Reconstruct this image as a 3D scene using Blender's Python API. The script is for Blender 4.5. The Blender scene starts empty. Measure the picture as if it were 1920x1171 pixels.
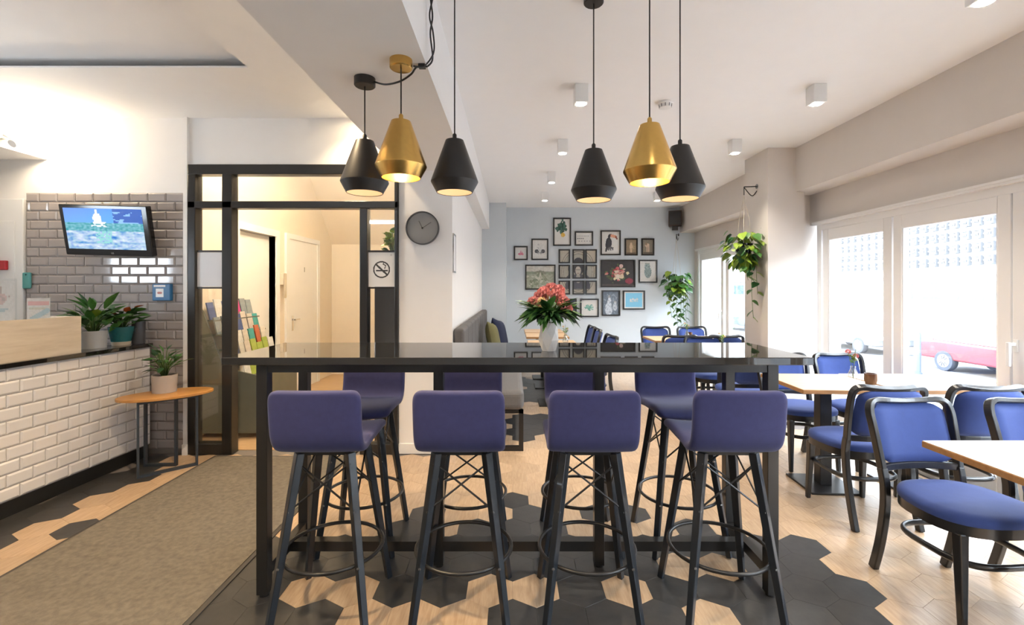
import bpy, math, random
from mathutils import Vector, Matrix, Euler, noise
random.seed(7)
PI = math.pi
D = bpy.data
scene = bpy.context.scene
C = scene.collection

# ------------------------------------------------------------------ camera
CAMH = 1.42
F = 870.0                       # focal length in pixels of the 1920 px wide frame
cam_d = D.cameras.new('camera'); cam = D.objects.new('camera', cam_d); C.objects.link(cam)
cam.location = (0, 0, CAMH); cam.rotation_euler = (PI/2, 0, 0)
cam_d.sensor_width = 36; cam_d.lens = 36*F/1920
cam_d.shift_x = 0.0
cam_d.shift_y = -44.5/1920
cam_d.clip_end = 300
scene.camera = cam

# ------------------------------------------------------------------ world, exposure
w = D.worlds.new('sky'); scene.world = w; w.use_nodes = True
nt = w.node_tree; nt.nodes.clear()
o_ = nt.nodes.new('ShaderNodeOutputWorld'); b_ = nt.nodes.new('ShaderNodeBackground')
b_.inputs[0].default_value = (0.80, 0.90, 1.0, 1); b_.inputs[1].default_value = 6.0
nt.links.new(b_.outputs[0], o_.inputs[0])
scene.view_settings.view_transform = 'Standard'; scene.view_settings.look = 'None'
scene.view_settings.gamma = 1; scene.view_settings.use_curve_mapping = False
scene.view_settings.exposure = 2.2

def light(kind, name, loc, energy, color, rot=None, **kw):
    l = D.lights.new(name, kind); l.energy = energy; l.color = color
    for k, v in kw.items(): setattr(l, k, v)
    o = D.objects.new(name, l); C.objects.link(o); o.location = loc
    if rot: o.rotation_euler = rot
    return o
def portal(loc, rot, sx, sy):
    o = light('AREA', 'window_portal', loc, 1, (1, 1, 1), rot, shape='RECTANGLE', size=sx, size_y=sy)
    o.data.cycles.is_portal = True
WARM = (1.0, 0.72, 0.42); WARM2 = (1.0, 0.86, 0.68)
# portals only steer the sampling of the sky through the window openings
portal((3.05, 3.9, 1.1), (0, PI/2, 0), 2.0, 1.9)
portal((3.15, 6.8, 1.1), (0, PI/2, 0), 2.0, 3.0)
portal((-4.48, 2.27, 1.71), (0, -PI/2, 0), .5, 1.0)
portal((3.0, 0.4, 1.1), (0, PI/2, 0), 2.0, 4.6)

# ------------------------------------------------------------------ mesh helpers
class MB:
    def __init__(s): s.v = []; s.f = []
    def add(s, vs, fs):
        n = len(s.v); s.v += [tuple(p) for p in vs]; s.f += [tuple(i+n for i in f) for f in fs]; return s
    def box(s, x0, x1, y0, y1, z0, z1):
        return s.add([(x0,y0,z0),(x1,y0,z0),(x1,y1,z0),(x0,y1,z0),(x0,y0,z1),(x1,y0,z1),(x1,y1,z1),(x0,y1,z1)],
              [(0,3,2,1),(4,5,6,7),(0,1,5,4),(1,2,6,5),(2,3,7,6),(3,0,4,7)])
    def bar(s, a, b, wd, hg, up=(0,0,1), w2=None, h2=None):   # rectangular bar between two points
        a = Vector(a); b = Vector(b); d = (b-a).normalized(); up = Vector(up)
        r = d.cross(up)
        if r.length < 1e-4: r = d.cross(Vector((0,1,0)))
        r.normalize(); u = r.cross(d).normalized()
        w2 = wd if w2 is None else w2; h2 = hg if h2 is None else h2
        vs = []
        for p, ww, hh in ((a, wd, hg), (b, w2, h2)):
            for sx, sz in ((-1,-1),(1,-1),(1,1),(-1,1)): vs.append(p + r*sx*ww/2 + u*sz*hh/2)
        return s.add(vs, [(0,1,2,3),(7,6,5,4),(0,4,5,1),(1,5,6,2),(2,6,7,3),(3,7,4,0)])
    def lathe(s, prof, n=24, c=(0,0), cap0=True, cap1=True):
        vs = []; fs = []
        for (r, z) in prof:
            for i in range(n):
                a = 2*PI*i/n; vs.append((c[0]+r*math.cos(a), c[1]+r*math.sin(a), z))
        m = len(prof)
        for j in range(m-1):
            for i in range(n):
                k = (i+1) % n; fs.append((j*n+i, j*n+k, (j+1)*n+k, (j+1)*n+i))
        if cap0: fs.append(tuple(range(n))[::-1])
        if cap1: fs.append(tuple(range((m-1)*n, m*n)))
        return s.add(vs, fs)
    def tube(s, pts, r, n=8, closed=False, r2=None, sq=None):
        pts = [Vector(p) for p in pts]; m = len(pts); vs = []; fs = []
        prev = None
        for i, p in enumerate(pts):
            if closed: d = pts[(i+1) % m] - pts[i-1]
            else: d = pts[min(i+1, m-1)] - pts[max(i-1, 0)]
            d.normalize()
            if prev is None:
                ref = Vector((0,0,1)) if abs(d.z) < .9 else Vector((0,1,0))
                u = (ref - d*ref.dot(d)).normalized()
            else:
                u = prev - d*prev.dot(d)
                u.normalize()
            prev = u; q = d.cross(u)
            rr = r if r2 is None else r + (r2-r)*i/(m-1)
            for k in range(n):
                a = 2*PI*(k+.5)/n
                ca, sa = math.cos(a), math.sin(a)
                if sq: ca *= sq[0]; sa *= sq[1]
                vs.append(p + u*ca*rr + q*sa*rr)
        for i in range(m if closed else m-1):
            j = (i+1) % m
            for k in range(n):
                l = (k+1) % n; fs.append((i*n+k, i*n+l, j*n+l, j*n+k))
        if not closed: fs.append(tuple(range(n))[::-1]); fs.append(tuple(range((m-1)*n, m*n)))
        return s.add(vs, fs)
    def prism(s, poly, z0, z1):                                # polygon in xy, extruded in z
        n = len(poly)
        vs = [(x,y,z0) for x,y in poly] + [(x,y,z1) for x,y in poly]
        return s.add(vs, [tuple(range(n))[::-1], tuple(range(n, 2*n))] + [(i,(i+1)%n,n+(i+1)%n,n+i) for i in range(n)])
    def xform(s, M):
        s.v = [tuple(M @ Vector(p)) for p in s.v]; return s
    def mesh(s, name, mat, smooth=None):
        me = D.meshes.new(name); me.from_pydata(s.v, [], s.f); me.update()
        if mat: me.materials.append(mat)
        if smooth is not None:
            me.shade_smooth() if smooth >= 180 else me.set_sharp_from_angle(angle=math.radians(smooth))
            if smooth < 180: me.polygons.foreach_set('use_smooth', [True]*len(me.polygons)); me.set_sharp_from_angle(angle=math.radians(smooth))
        return me
    def build(s, name, mat, parent=None, smooth=None, bevel=0, seg=2, fix=True):
        o = D.objects.new(name, s.mesh(name, mat, smooth)); C.objects.link(o)
        if parent: o.parent = parent
        if fix:
            import bmesh
            bm = bmesh.new(); bm.from_mesh(o.data); bmesh.ops.recalc_face_normals(bm, faces=bm.faces[:]); bm.to_mesh(o.data); bm.free()
        if bevel:
            m = o.modifiers.new('bevel', 'BEVEL'); m.width = bevel; m.segments = seg; m.limit_method = 'ANGLE'
        return o
def tag(o, label, cat=None, group=None, kind=None):
    o['label'] = label
    if cat: o['category'] = cat
    if group: o['group'] = group
    if kind: o['kind'] = kind
    return o
def empty(name, loc=(0,0,0), rz=0):
    o = D.objects.new(name, None); C.objects.link(o); o.location = loc; o.rotation_euler = (0,0,rz); o.empty_display_size = .1
    return o
def struct(o, label): o['label'] = label; o['kind'] = 'structure'; return o
def copy_tree(o, parent=None):
    c = o.copy(); C.objects.link(c); c.parent = parent
    for ch in o.children: copy_tree(ch, c)
    return c
def part(name, data, parent, loc=(0,0,0), rot=None, scale=None):
    o = D.objects.new(name, data); C.objects.link(o); o.parent = parent; o.location = loc
    if rot is not None:
        if isinstance(rot, Euler) or isinstance(rot, tuple): o.rotation_euler = rot
        else: o.rotation_mode = 'QUATERNION'; o.rotation_quaternion = rot
    if scale is not None: o.scale = scale if hasattr(scale, '__len__') else (scale,)*3
    return o
def P(px, py, Y):                                              # photo pixel at a known depth -> point
    return Vector(((px-960)*Y/F, Y, CAMH-(py-541)*Y/F))

def textobj(name, cu):
    t = D.objects.new(name+'_curve', cu); me = D.meshes.new_from_object(t); D.objects.remove(t)
    o = D.objects.new(name, me); C.objects.link(o); return o
# ------------------------------------------------------------------ materials
def mat(name, col, rough=.5, metal=0, spec=.5, var=.06, scale=8, bump=0, bscale=60, emit=None, estr=0, coat=0, sheen=0, rvar=0):
    m = D.materials.new(name); m.use_nodes = True; t = m.node_tree; n = t.nodes; b = n['Principled BSDF']
    tc = n.new('ShaderNodeTexCoord'); nz = n.new('ShaderNodeTexNoise'); nz.inputs['Scale'].default_value = scale; nz.inputs['Detail'].default_value = 4
    t.links.new(tc.outputs['Object'], nz.inputs['Vector'])
    mx = n.new('ShaderNodeMixRGB'); mx.inputs[1].default_value = (*[c*(1-var) for c in col], 1); mx.inputs[2].default_value = (*[min(1,c*(1+var)) for c in col], 1)
    t.links.new(nz.outputs['Fac'], mx.inputs[0]); t.links.new(mx.outputs[0], b.inputs['Base Color'])
    b.inputs['Roughness'].default_value = rough; b.inputs['Metallic'].default_value = metal; b.inputs['Specular IOR Level'].default_value = spec
    if coat: b.inputs['Coat Weight'].default_value = coat
    if sheen: b.inputs['Sheen Weight'].default_value = sheen; b.inputs['Sheen Roughness'].default_value = .5
    if bump:
        n2 = n.new('ShaderNodeTexNoise'); n2.inputs['Scale'].default_value = bscale; n2.inputs['Detail'].default_value = 3
        t.links.new(tc.outputs['Object'], n2.inputs['Vector'])
        bp = n.new('ShaderNodeBump'); bp.inputs['Strength'].default_value = bump; bp.inputs['Distance'].default_value = .004
        t.links.new(n2.outputs['Fac'], bp.inputs['Height']); t.links.new(bp.outputs[0], b.inputs['Normal'])
    if emit: b.inputs['Emission Color'].default_value = (*emit, 1); b.inputs['Emission Strength'].default_value = estr
    return m
def woodmat(name, c1, c2, axis=(1,12,12), scale=3, rough=.4, world=False, rand=0, coat=0):
    m = D.materials.new(name); m.use_nodes = True; t = m.node_tree; n = t.nodes; b = n['Principled BSDF']
    if world: src = n.new('ShaderNodeNewGeometry').outputs['Position']
    else: src = n.new('ShaderNodeTexCoord').outputs['Object']
    mp = n.new('ShaderNodeMapping'); mp.inputs['Scale'].default_value = axis
    t.links.new(src, mp.inputs['Vector'])
    nz = n.new('ShaderNodeTexNoise'); nz.inputs['Scale'].default_value = scale; nz.inputs['Detail'].default_value = 6; nz.inputs['Roughness'].default_value = .6
    nz.inputs['Distortion'].default_value = .3
    if rand:
        oi = n.new('ShaderNodeObjectInfo'); ml = n.new('ShaderNodeMath'); ml.operation = 'MULTIPLY'; ml.inputs[1].default_value = 37
        t.links.new(oi.outputs['Random'], ml.inputs[0])
        cb = n.new('ShaderNodeCombineXYZ'); t.links.new(ml.outputs[0], cb.inputs[0]); t.links.new(ml.outputs[0], cb.inputs[1]); t.links.new(cb.outputs[0], mp.inputs['Location'])
    t.links.new(mp.outputs[0], nz.inputs['Vector'])
    cr = n.new('ShaderNodeValToRGB'); cr.color_ramp.elements[0].position = .3; cr.color_ramp.elements[1].position = .7
    cr.color_ramp.elements[0].color = (*c1, 1); cr.color_ramp.elements[1].color = (*c2, 1)
    t.links.new(nz.outputs['Fac'], cr.inputs[0])
    out = cr.outputs[0]
    if rand:
        hs = n.new('ShaderNodeHueSaturation'); mr = n.new('ShaderNodeMapRange'); mr.inputs[3].default_value = 1-rand; mr.inputs[4].default_value = 1+rand
        t.links.new(oi.outputs['Random'], mr.inputs[0]); t.links.new(mr.outputs[0], hs.inputs['Value']); t.links.new(out, hs.inputs['Color']); out = hs.outputs[0]
    t.links.new(out, b.inputs['Base Color']); b.inputs['Roughness'].default_value = rough
    if coat: b.inputs['Coat Weight'].default_value = coat
    return m
def glassmat(name, tint=(1,1,1), refl=.06):
    m = D.materials.new(name); m.use_nodes = True; t = m.node_tree; n = t.nodes; n.remove(n['Principled BSDF'])
    tr = n.new('ShaderNodeBsdfTransparent'); tr.inputs[0].default_value = (*tint, 1)
    gl = n.new('ShaderNodeBsdfGlossy'); gl.inputs['Roughness'].default_value = .01
    lw = n.new('ShaderNodeLayerWeight'); lw.inputs[0].default_value = .15
    nz = n.new('ShaderNodeTexNoise'); nz.inputs['Scale'].default_value = 2
    mr = n.new('ShaderNodeMath'); mr.operation = 'MULTIPLY_ADD'; mr.inputs[1].default_value = .5; mr.inputs[2].default_value = refl
    mx = n.new('ShaderNodeMixShader')
    t.links.new(lw.outputs['Fresnel'], mr.inputs[0]); t.links.new(mr.outputs[0], mx.inputs[0]); t.links.new(tr.outputs[0], mx.inputs[1]); t.links.new(gl.outputs[0], mx.inputs[2])
    t.links.new(mx.outputs[0], n['Material Output'].inputs[0])
    return m
def attrmat(name, rough=.5, emit=0):
    m = D.materials.new(name); m.use_nodes = True; t = m.node_tree; n = t.nodes; b = n['Principled BSDF']
    a = n.new('ShaderNodeAttribute'); a.attribute_name = 'Col'
    b.inputs['Roughness'].default_value = rough
    if emit:
        t.links.new(a.outputs['Color'], b.inputs['Emission Color']); b.inputs['Emission Strength'].default_value = emit; b.inputs['Base Color'].default_value = (.01,.01,.01,1)
    else: t.links.new(a.outputs['Color'], b.inputs['Base Color'])
    return m
M = dict(
 wall=mat('white_wall_paint', (.83,.82,.81), .85, var=.02, bump=.05, bscale=200),
 greywall=mat('pale_grey_wall_paint', (.62,.67,.71), .85, var=.02, bump=.05, bscale=200),
 beige=mat('greige_wall_paint', (.66,.61,.565), .85, var=.02, bump=.05, bscale=200),
 ceil=mat('ceiling_paint', (.92,.92,.92), .9, var=.015),
 white=mat('white_lacquer', (.82,.82,.81), .35, var=.02),
 upvc=mat('white_window_profile', (.80,.78,.76), .3, var=.02),
 black=mat('black_powder_coat', (.014,.013,.013), .35, var=.2),
 steel=mat('black_steel_frame', (.016,.015,.014), .28, var=.2),
 blackwood=mat('black_lacquered_wood', (.012,.012,.013), .3, var=.25, coat=.3),
 bluewood=mat('black_blue_stained_leg', (.010,.014,.020), .3, var=.3, coat=.3),
 granite=mat('black_granite', (.012,.012,.012), .025, spec=1.0, var=.6, scale=220),
 velvet=mat('navy_velvet', (.034,.037,.128), .85, var=.16, scale=40, sheen=.15, bump=.1, bscale=400),
 blue=mat('blue_upholstery', (.026,.058,.235), .8, var=.12, scale=30, sheen=.12, bump=.1, bscale=400),
 greyfab=mat('grey_bench_fabric', (.13,.125,.125), .9, var=.12, scale=60, bump=.2, bscale=300),
 olive=mat('olive_cushion', (.15,.14,.06), .9, var=.12, bump=.2, bscale=200),
 navy=mat('navy_cushion', (.012,.018,.05), .9, var=.12, bump=.2, bscale=200),
 brass=mat('brushed_brass', (.68,.43,.13), .27, metal=1, var=.08, scale=50),
 lampblack=mat('matt_black_shade', (.018,.017,.017), .42, var=.1),
 lampwhite=mat('shade_inner', (.50,.38,.29), .6, var=.03),
 chrome=mat('chrome', (.75,.75,.75), .15, metal=1, var=.02),
 tilegrey=mat('mauve_grey_ceramic', (.36,.325,.315), .1, var=.05, scale=2, coat=.4),
 tilewhite=mat('white_ceramic', (.70,.68,.68), .1, var=.04, scale=2, coat=.4),
 grout=mat('grey_grout', (.20,.18,.17), .9, var=.1, scale=60),
 plinth=mat('black_plinth', (.012,.012,.012), .4, var=.2),
 rug=mat('brown_grey_mat', (.155,.135,.108), .95, var=.5, scale=38, bump=.8, bscale=220),
 rugedge=mat('rubber_edge', (.05,.045,.04), .7, var=.2),
 hexdark=woodmat('charcoal_hex_vinyl', (.030,.029,.029), (.046,.044,.043), (3,3,3), 6, .38, world=True, rand=.12),
 hexwood=woodmat('oak_hex_vinyl', (.38,.255,.155), (.52,.38,.25), (14,1.6,1), 5, .30, world=True, rand=.10),
 oak=woodmat('oak_table_top', (.55,.36,.20), (.68,.48,.29), (1.2,12,12), 3, .35),
 oakedge=woodmat('oak_edge', (.36,.17,.06), (.48,.25,.10), (1.2,12,12), 3, .4),
 honey=woodmat('honey_wood', (.48,.22,.055), (.60,.30,.085), (1.2,9,9), 3, .35),
 palewood=woodmat('pale_wood', (.56,.46,.34), (.70,.60,.47), (9,1.0,9), 3, .5),
 slate=mat('slate_grey_metal', (.035,.045,.06), .4, var=.1),
 glass=glassmat('window_glass'), acrylic=glassmat('clear_acrylic', (.97,.98,.98), .08), vase_glass=glassmat('vase_glass', (.93,.95,.95), .12),
 emit=mat('lamp_diffuser', (.9,.9,.9), .5, emit=(1,.93,.82), estr=14),
 emitwarm=mat('warm_lamp_diffuser', (.9,.8,.7), .5, emit=(1,.78,.5), estr=30),
 bulbdim=mat('dim_warm_bulb', (.8,.7,.6), .5, emit=(1,.75,.5), estr=.4),
 bulb=mat('warm_bulb', (.9,.8,.7), .5, emit=(1,.80,.5), estr=9),
 leaf=mat('leaf_green', (.055,.16,.03), .4, var=.5, scale=9), leaf2=mat('leaf_lime', (.20,.30,.03), .4, var=.4, scale=9), leaf3=mat('leaf_deep', (.03,.095,.03), .38, var=.4, scale=9),
 stem=mat('stem_green', (.08,.14,.03), .6), petalp=mat('pink_petal', (.60,.20,.20), .6, var=.3, scale=40), petalw=mat('cream_petal', (.75,.55,.33), .6, var=.2, scale=40), petalo=mat('orange_red_spathe', (.55,.10,.02), .4, var=.2),
 potgrey=mat('grey_glazed_pot', (.42,.42,.42), .3, var=.08), potteal=mat('teal_glazed_pot', (.015,.13,.14), .25, var=.3, bump=.9, bscale=55), potcream=mat('cream_clay', (.55,.47,.36), .6),
 potstone=mat('warm_grey_pot', (.46,.41,.37), .5, var=.06), vasegrey=mat('dark_grey_vase', (.07,.07,.08), .25, var=.3), vasewhite=mat('white_ceramic_vase', (.72,.70,.68), .25, var=.03), soil=mat('soil', (.03,.02,.012), .95, var=.4),
 clockface=mat('grey_clock_face', (.22,.22,.225), .5, var=.03), clockrim=mat('dark_clock_rim', (.05,.05,.055), .3),
 print=attrmat('paper_print', .4), screen=attrmat('tv_screen', .55, .26),
 paper=mat('white_paper', (.80,.80,.82), .6, var=.02),
 tvblack=mat('glossy_black_plastic', (.01,.01,.012), .15, var=.1),
 swblue=mat('blue_plastic', (.02,.13,.30), .4), red=mat('red_plastic', (.45,.02,.03), .4), teal=mat('teal_plastic', (.10,.35,.33), .4), green=mat('green_label', (.02,.35,.15), .5),
 cream=mat('warm_cream_wall', (.78,.70,.58), .8, var=.02), speaker=mat('dark_brown_speaker', (.05,.024,.017), .5, var=.2),
 rackgrey=mat('grey_green_rack_panel', (.16,.17,.14), .35, var=.15), darkcab=mat('dark_grey_cabinet', (.022,.022,.024), .15, var=.2),
 facade=mat('pale_concrete_facade', (.24,.24,.24), .8, var=.03), facadegrey=mat('grey_screen_block', (.125,.128,.134), .8, var=.05), paneblue=mat('pale_window_pane', (.075,.105,.11), .7, spec=.1, var=.08),
 asphalt=mat('pale_street', (.13,.133,.14), .9, var=.1), carred=mat('red_car_paint', (.13,.012,.018), .25, coat=.6, var=.03), carwhite=mat('silver_white_car_paint', (.10,.105,.11), .4, coat=.1, var=.03),
 cargrey=mat('grey_blue_car_paint', (.035,.048,.06), .25, coat=.6, var=.05), carglass=mat('car_window', (.09,.11,.12), .1, var=.1), tyre=mat('tyre_rubber', (.03,.035,.045), .8), rim=mat('alloy_rim', (.35,.35,.36), .4),
 post=mat('blue_grey_post', (.06,.075,.11), .5), amber=mat('amber_candle_glass', (.10,.045,.02), .15, var=.2), rope=mat('cotton_cord', (.62,.57,.48), .9, var=.1),
)
bro_cols = [(.05,.35,.35),(.6,.55,.5),(.25,.12,.08),(.7,.7,.68),(.35,.45,.08),(.55,.04,.25),(.7,.55,.03),(.08,.12,.3),(.03,.03,.035),(.5,.12,.05),(.25,.3,.33),(.62,.6,.55)]
bro_names = ['teal','beige','brown','white','lime green','magenta','yellow','navy','black','orange red','slate grey','cream']
bro_mats = [mat('brochure_print', c, .35, var=.35, scale=25) for c in bro_cols]

# ------------------------------------------------------------------ room shell
HC = 2.89; HB = 2.44; YE = 4.0; YB = 8.4; XL = -4.5; YF = -2.5
def sx(u): return 2.857 + .0217*u          # face of the soffit over the windows (slightly skewed wall)
def rw(u, v, z): return (sx(u)+v, u, z)
def rbox(m, u0, u1, v0, v1, z0, z1):
    return m.add([rw(u0,v0,z0), rw(u0,v1,z0), rw(u1,v1,z0), rw(u1,v0,z0), rw(u0,v0,z1), rw(u0,v1,z1), rw(u1,v1,z1), rw(u1,v0,z1)],
              [(0,3,2,1),(4,5,6,7),(0,1,5,4),(1,2,6,5),(2,3,7,6),(3,0,4,7)])
floor = struct(MB().box(XL, 3.45, YF, YB+.1, -.12, -.006).build('floor', M['grout']), 'floor of charcoal and oak-look hexagon tiles')
struct(MB().box(-1.50, 3.3, YF, YB+.1, HC, HC+.15).build('ceiling', M['ceil']), 'white plaster ceiling over the bar table and dining tables')
o = MB(); o.box(XL, -1.756, 3.087, YE+.15, HC, HC+.012); o.box(XL, -1.50, YF, 3.45, HC+.075, HC+.16); o.box(XL, -1.50, 3.45, YE+.15, HC+.012, HC+.16); o.box(-1.756, -1.50, YF, YE+.15, HC, HC+.012)
struct(o.build('ceiling_tray', M['ceil']), 'recessed tray ceiling with a shadow gap over the counter')
struct(MB().box(-.975, -.39, YF, 7.93, HB, HC+.01).build('ceiling_beam', M['wall']), 'white dropped ceiling beam carrying two pendant lamps')
# entrance wall (with the opening for the steel frame) and the pier with the clock
o = MB(); o.box(XL, -2.815, YE, YE+.15, 0, HC); o.box(-2.815, -2.78, YE-.03, YE+.15, 0, HC); o.box(-2.78, -.975, YE, YE+.15, 2.487, HC); o.box(-.975, -.515, YE, 7.93, 0, HC)
wall_e = struct(o.build('wall_entrance', M['wall']), 'white entrance wall and pier with the wall clock')
struct(MB().box(-.515, -.10, 7.93, YB, 0, HC).build('wall_alcove', M['greywall']), 'grey wall projection beside the picture wall')
struct(MB().box(-.10, 3.45, YB, YB+.12, 0, HC).build('wall_back', M['greywall']), 'pale grey back wall hung with framed pictures')
struct(MB().box(XL-.1, XL, YF, 1.75, 0, HC+.15).box(XL-.1, XL, 2.8, YE+.15, 0, HC+.15).box(XL-.1, XL, 1.75, 2.8, 0, 1.45).box(XL-.1, XL, 1.75, 2.8, 1.97, HC+.15).build('wall_left', M['wall']), 'white wall behind the counter')
struct(MB().box(XL, -4.0, 1.2, YE, 2.53, HC).build('wall_bulkhead', M['wall']), 'white bulkhead above the counter back')
# right wall
o = MB()
rbox(o, YF, YB, .265, .60, 2.10, HC)                      # lintel
rbox(o, 5.03, 5.45, .20, .60, 0, HC)
rbox(o, 8.28, YB, .265, .60, 0, 2.10)
rbox(o, YF, -1.95, .265, .60, 0, 2.10)
struct(o.build('wall_right', M['beige']), 'greige window wall')
o = MB(); rbox(o, YF, YB, 0, .265, 2.431, HC)
struct(o.build('wall_soffit', M['beige']), 'greige boxed soffit above the street windows')
struct(MB().box(2.67, 3.05, 4.84, 5.32, 0, HC).build('wall_pillar', M['beige']), 'greige square pillar between the two street windows')
# wall behind the camera
struct(MB().box(XL, 3.4, YF-.12, YF, 0, HC).build('wall_front', M['wall']), 'white wall at the front of the room')
# street windows: white frames of tall sashes
def window(name, edges, label):
    u0, u1 = edges[0][0], edges[-1][1]
    m = MB(); rbox(m, u0-.10, u1+.10, .27, .35, 2.03, 2.10); rbox(m, u0-.10, u1+.10, .27, .35, 0, .05)
    rbox(m, u0-.10, u0-.03, .27, .35, .05, 2.03); rbox(m, u1+.03, u1+.10, .27, .35, .05, 2.03)
    root = struct(m.build(name, M['upvc']), label)
    m = MB(); rbox(m, u0-.12, u1+.12, .235, .272, 2.088, 2.105); rbox(m, u0-.12, u1+.12, .225, .262, 2.105, 2.122); m.build('head_trim', M['upvc'], root)
    for (a, b) in edges:                                     # a..b = sash outer edges
        s = .085
        m = MB(); rbox(m, a, a+s, .265, .33, .05, 2.03); rbox(m, b-s, b, .265, .33, .05, 2.03); rbox(m, a+s, b-s, .265, .33, 2.03-s-.03, 2.03); rbox(m, a+s, b-s, .265, .33, .05, .05+s+.04)
        sash = m.build('sash', M['upvc'], root, bevel=.006)
        m = MB(); rbox(m, a+s, b-s, .295, .301, .175, 1.92); m.build('pane', M['glass'], sash)
        m = MB(); rbox(m, a+s, a+s+.012, .272, .302, .175, 1.92); rbox(m, b-s-.012, b-s, .272, .302, .175, 1.92); m.build('glazing_bead', M['white'], sash)
    return root
def handle(root, u, z):
    m = MB(); rbox(m, u-.015, u+.015, .255, .266, z-.04, z+.04); rbox(m, u-.01, u+.01, .215, .255, z+.0, z+.02); rbox(m, u-.012, u+.012, .205, .222, z-.13, z+.022)
    m.build('window_handle', M['white'], root, bevel=.004)
w1 = window('window_1', [(2.02,2.955), (2.965,3.905), (3.925,4.82)], 'white street window of tall sashes beside the near tables')
handle(w1, 2.93, 1.06)
w1b = window('window_3_added', [(-1.85,-.9), (-.88,.07), (.09,1.0), (1.02,1.95)], 'added run of white street windows behind the camera')  # unseen window run, added to bring more daylight into the room
w2 = window('window_2', [(5.5,6.22), (6.24,7.12), (7.2,8.17)], 'white street window of tall sashes behind the far tables')
handle(w2, 7.24, 1.06)
m = MB(); m.box(XL-.07, XL-.01, 1.75, 1.80, 1.45, 1.97).box(XL-.07, XL-.01, 2.75, 2.80, 1.45, 1.97).box(XL-.07, XL-.01, 1.80, 2.75, 1.45, 1.50).box(XL-.07, XL-.01, 1.80, 2.75, 1.92, 1.97)
w4 = struct(m.build('window_4_added', M['upvc']), 'added small high window behind the counter, out of frame'); MB().box(XL-.043, XL-.037, 1.80, 2.75, 1.50, 1.92).build('pane', M['glass'], w4)  # added opening: gives the wall tiles a bright patch to mirror
# baseboards
struct(MB().box(-.975, -.515, YE-.014, YE, 0, .09).build('baseboard_pier', M['white'], bevel=.004), 'white baseboard under the clock')
struct(MB().box(-2.815, -2.775, YE-.045, YE-.03, 0, .09).build('baseboard_entrance', M['white']), 'white baseboard stub beside the steel frame')
o = MB(); rbox(o, 5.46, 8.3, .20, .262, 0, .06); rbox(o, 2.0, 4.8, .20, .262, 0, .06); struct(o.build('baseboard_right', M['white']), 'white threshold strip along the street windows')
struct(MB().box(-.10, 3.0, YB-.014, YB, 0, .09).build('baseboard_back', M['white']), 'white baseboard below the pictures')

# ------------------------------------------------------------------ metro tiles on the entrance wall
def tile_mesh(name, wd, hg, th, bev, m_):                     # local x = width, z = height, faces -y
    a, b = wd/2, hg/2; i, j = a-bev, b-bev
    m = MB(); m.add([(-a,0,-b),(a,0,-b),(a,0,b),(-a,0,b),(-a,-th*.45,-b),(a,-th*.45,-b),(a,-th*.45,b),(-a,-th*.45,b),(-i,-th,-j),(i,-th,-j),(i,-th,j),(-i,-th,j)],
      [(0,1,5,4),(1,2,6,5),(2,3,7,6),(3,0,4,7),(4,5,9,8),(5,6,10,9),(6,7,11,10),(7,4,8,11),(8,9,10,11)])
    return m.mesh(name, m_)
panel = MB().box(-4.18, -2.817, YE-.006, YE, .0, 2.243).build('tile_bed', M['grout'], wall_e)
pw, ph = .156, .0785
tm = {}
def tile_at(x0, x1, zc, zh=ph):
    key = (round(x1-x0,3), round(zh,3))
    if key not in tm: tm[key] = tile_mesh('tile', x1-x0-.003, zh-.003, .011, .011, M['tilegrey'])
    part('tile', tm[key], wall_e, ((x0+x1)/2, YE-.006, zc))
row = 0
z = 2.243 - ph/2
while z > .05:
    x1 = -2.817 - (0 if row % 2 == 0 else pw/2)
    xmin = -4.175 if z > .93 else -3.20
    if row % 2: tile_at(-2.817-pw/2, -2.817, z)
    while x1 > xmin+.02:
        x0 = max(x1-pw, xmin)
        if x1-x0 > .02: tile_at(x0, x1, z)
        x1 -= pw
    row += 1; z -= ph
# white door leaf at the far end of the tile wall
door = struct(MB().box(-4.48, -4.185, YE-.03, YE, 0, 2.19).build('door_1', M['white'], bevel=.006), 'white door behind the counter')
MB().box(-4.48, -4.25, YE-.036, YE-.03, .3, 2.0).build('door_panel', M['white'], door, bevel=.003)
rs = empty('red_label_box', (-4.36, YE-.036, 1.62)); tag(rs, 'small red box with a white label on the white door', 'box')
MB().box(-.08, .06, -.03, 0, -.04, .04).build('casing', M['red'], rs, bevel=.006); MB().box(-.06, .015, -.033, -.03, -.025, .025).build('label_plate', M['paper'], rs)

# ------------------------------------------------------------------ counter
def cx(y): return -3.246 + .0438*y
ct = empty('counter', (cx(2.0), 2.0, 0), -math.atan(.0438)); tag(ct, 'service counter faced with white metro tiles under a black top', 'counter')
L = 1.95
MB().box(-.55, -.012, 0, L, .10, .93).build('body', M['grout'], ct)
MB().box(-.55, -.02, -.0, L, 0, .10).build('plinth', M['plinth'], ct)
MB().box(-.57, .02, -.02, L, .93, .96).build('worktop', M['granite'], ct, bevel=.003)
cm = {}
for r in range(10):
    zc = .105 + .0822*(r+.5); y = L + (.0 if r % 2 else .0772)
    while y > 0.01:
        y0, y1 = max(0, y-.1545), min(L, y); y -= .1545
        if y1-y0 < .02: continue
        k = round(y1-y0, 3)
        if k not in cm: cm[k] = tile_mesh('tile', y1-y0-.003, .0792, .012, .011, M['tilewhite'])
        part('tile', cm[k], ct, (-.012, (y0+y1)/2, zc), (0, 0, PI/2))
tag_c = 'counter'
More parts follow.
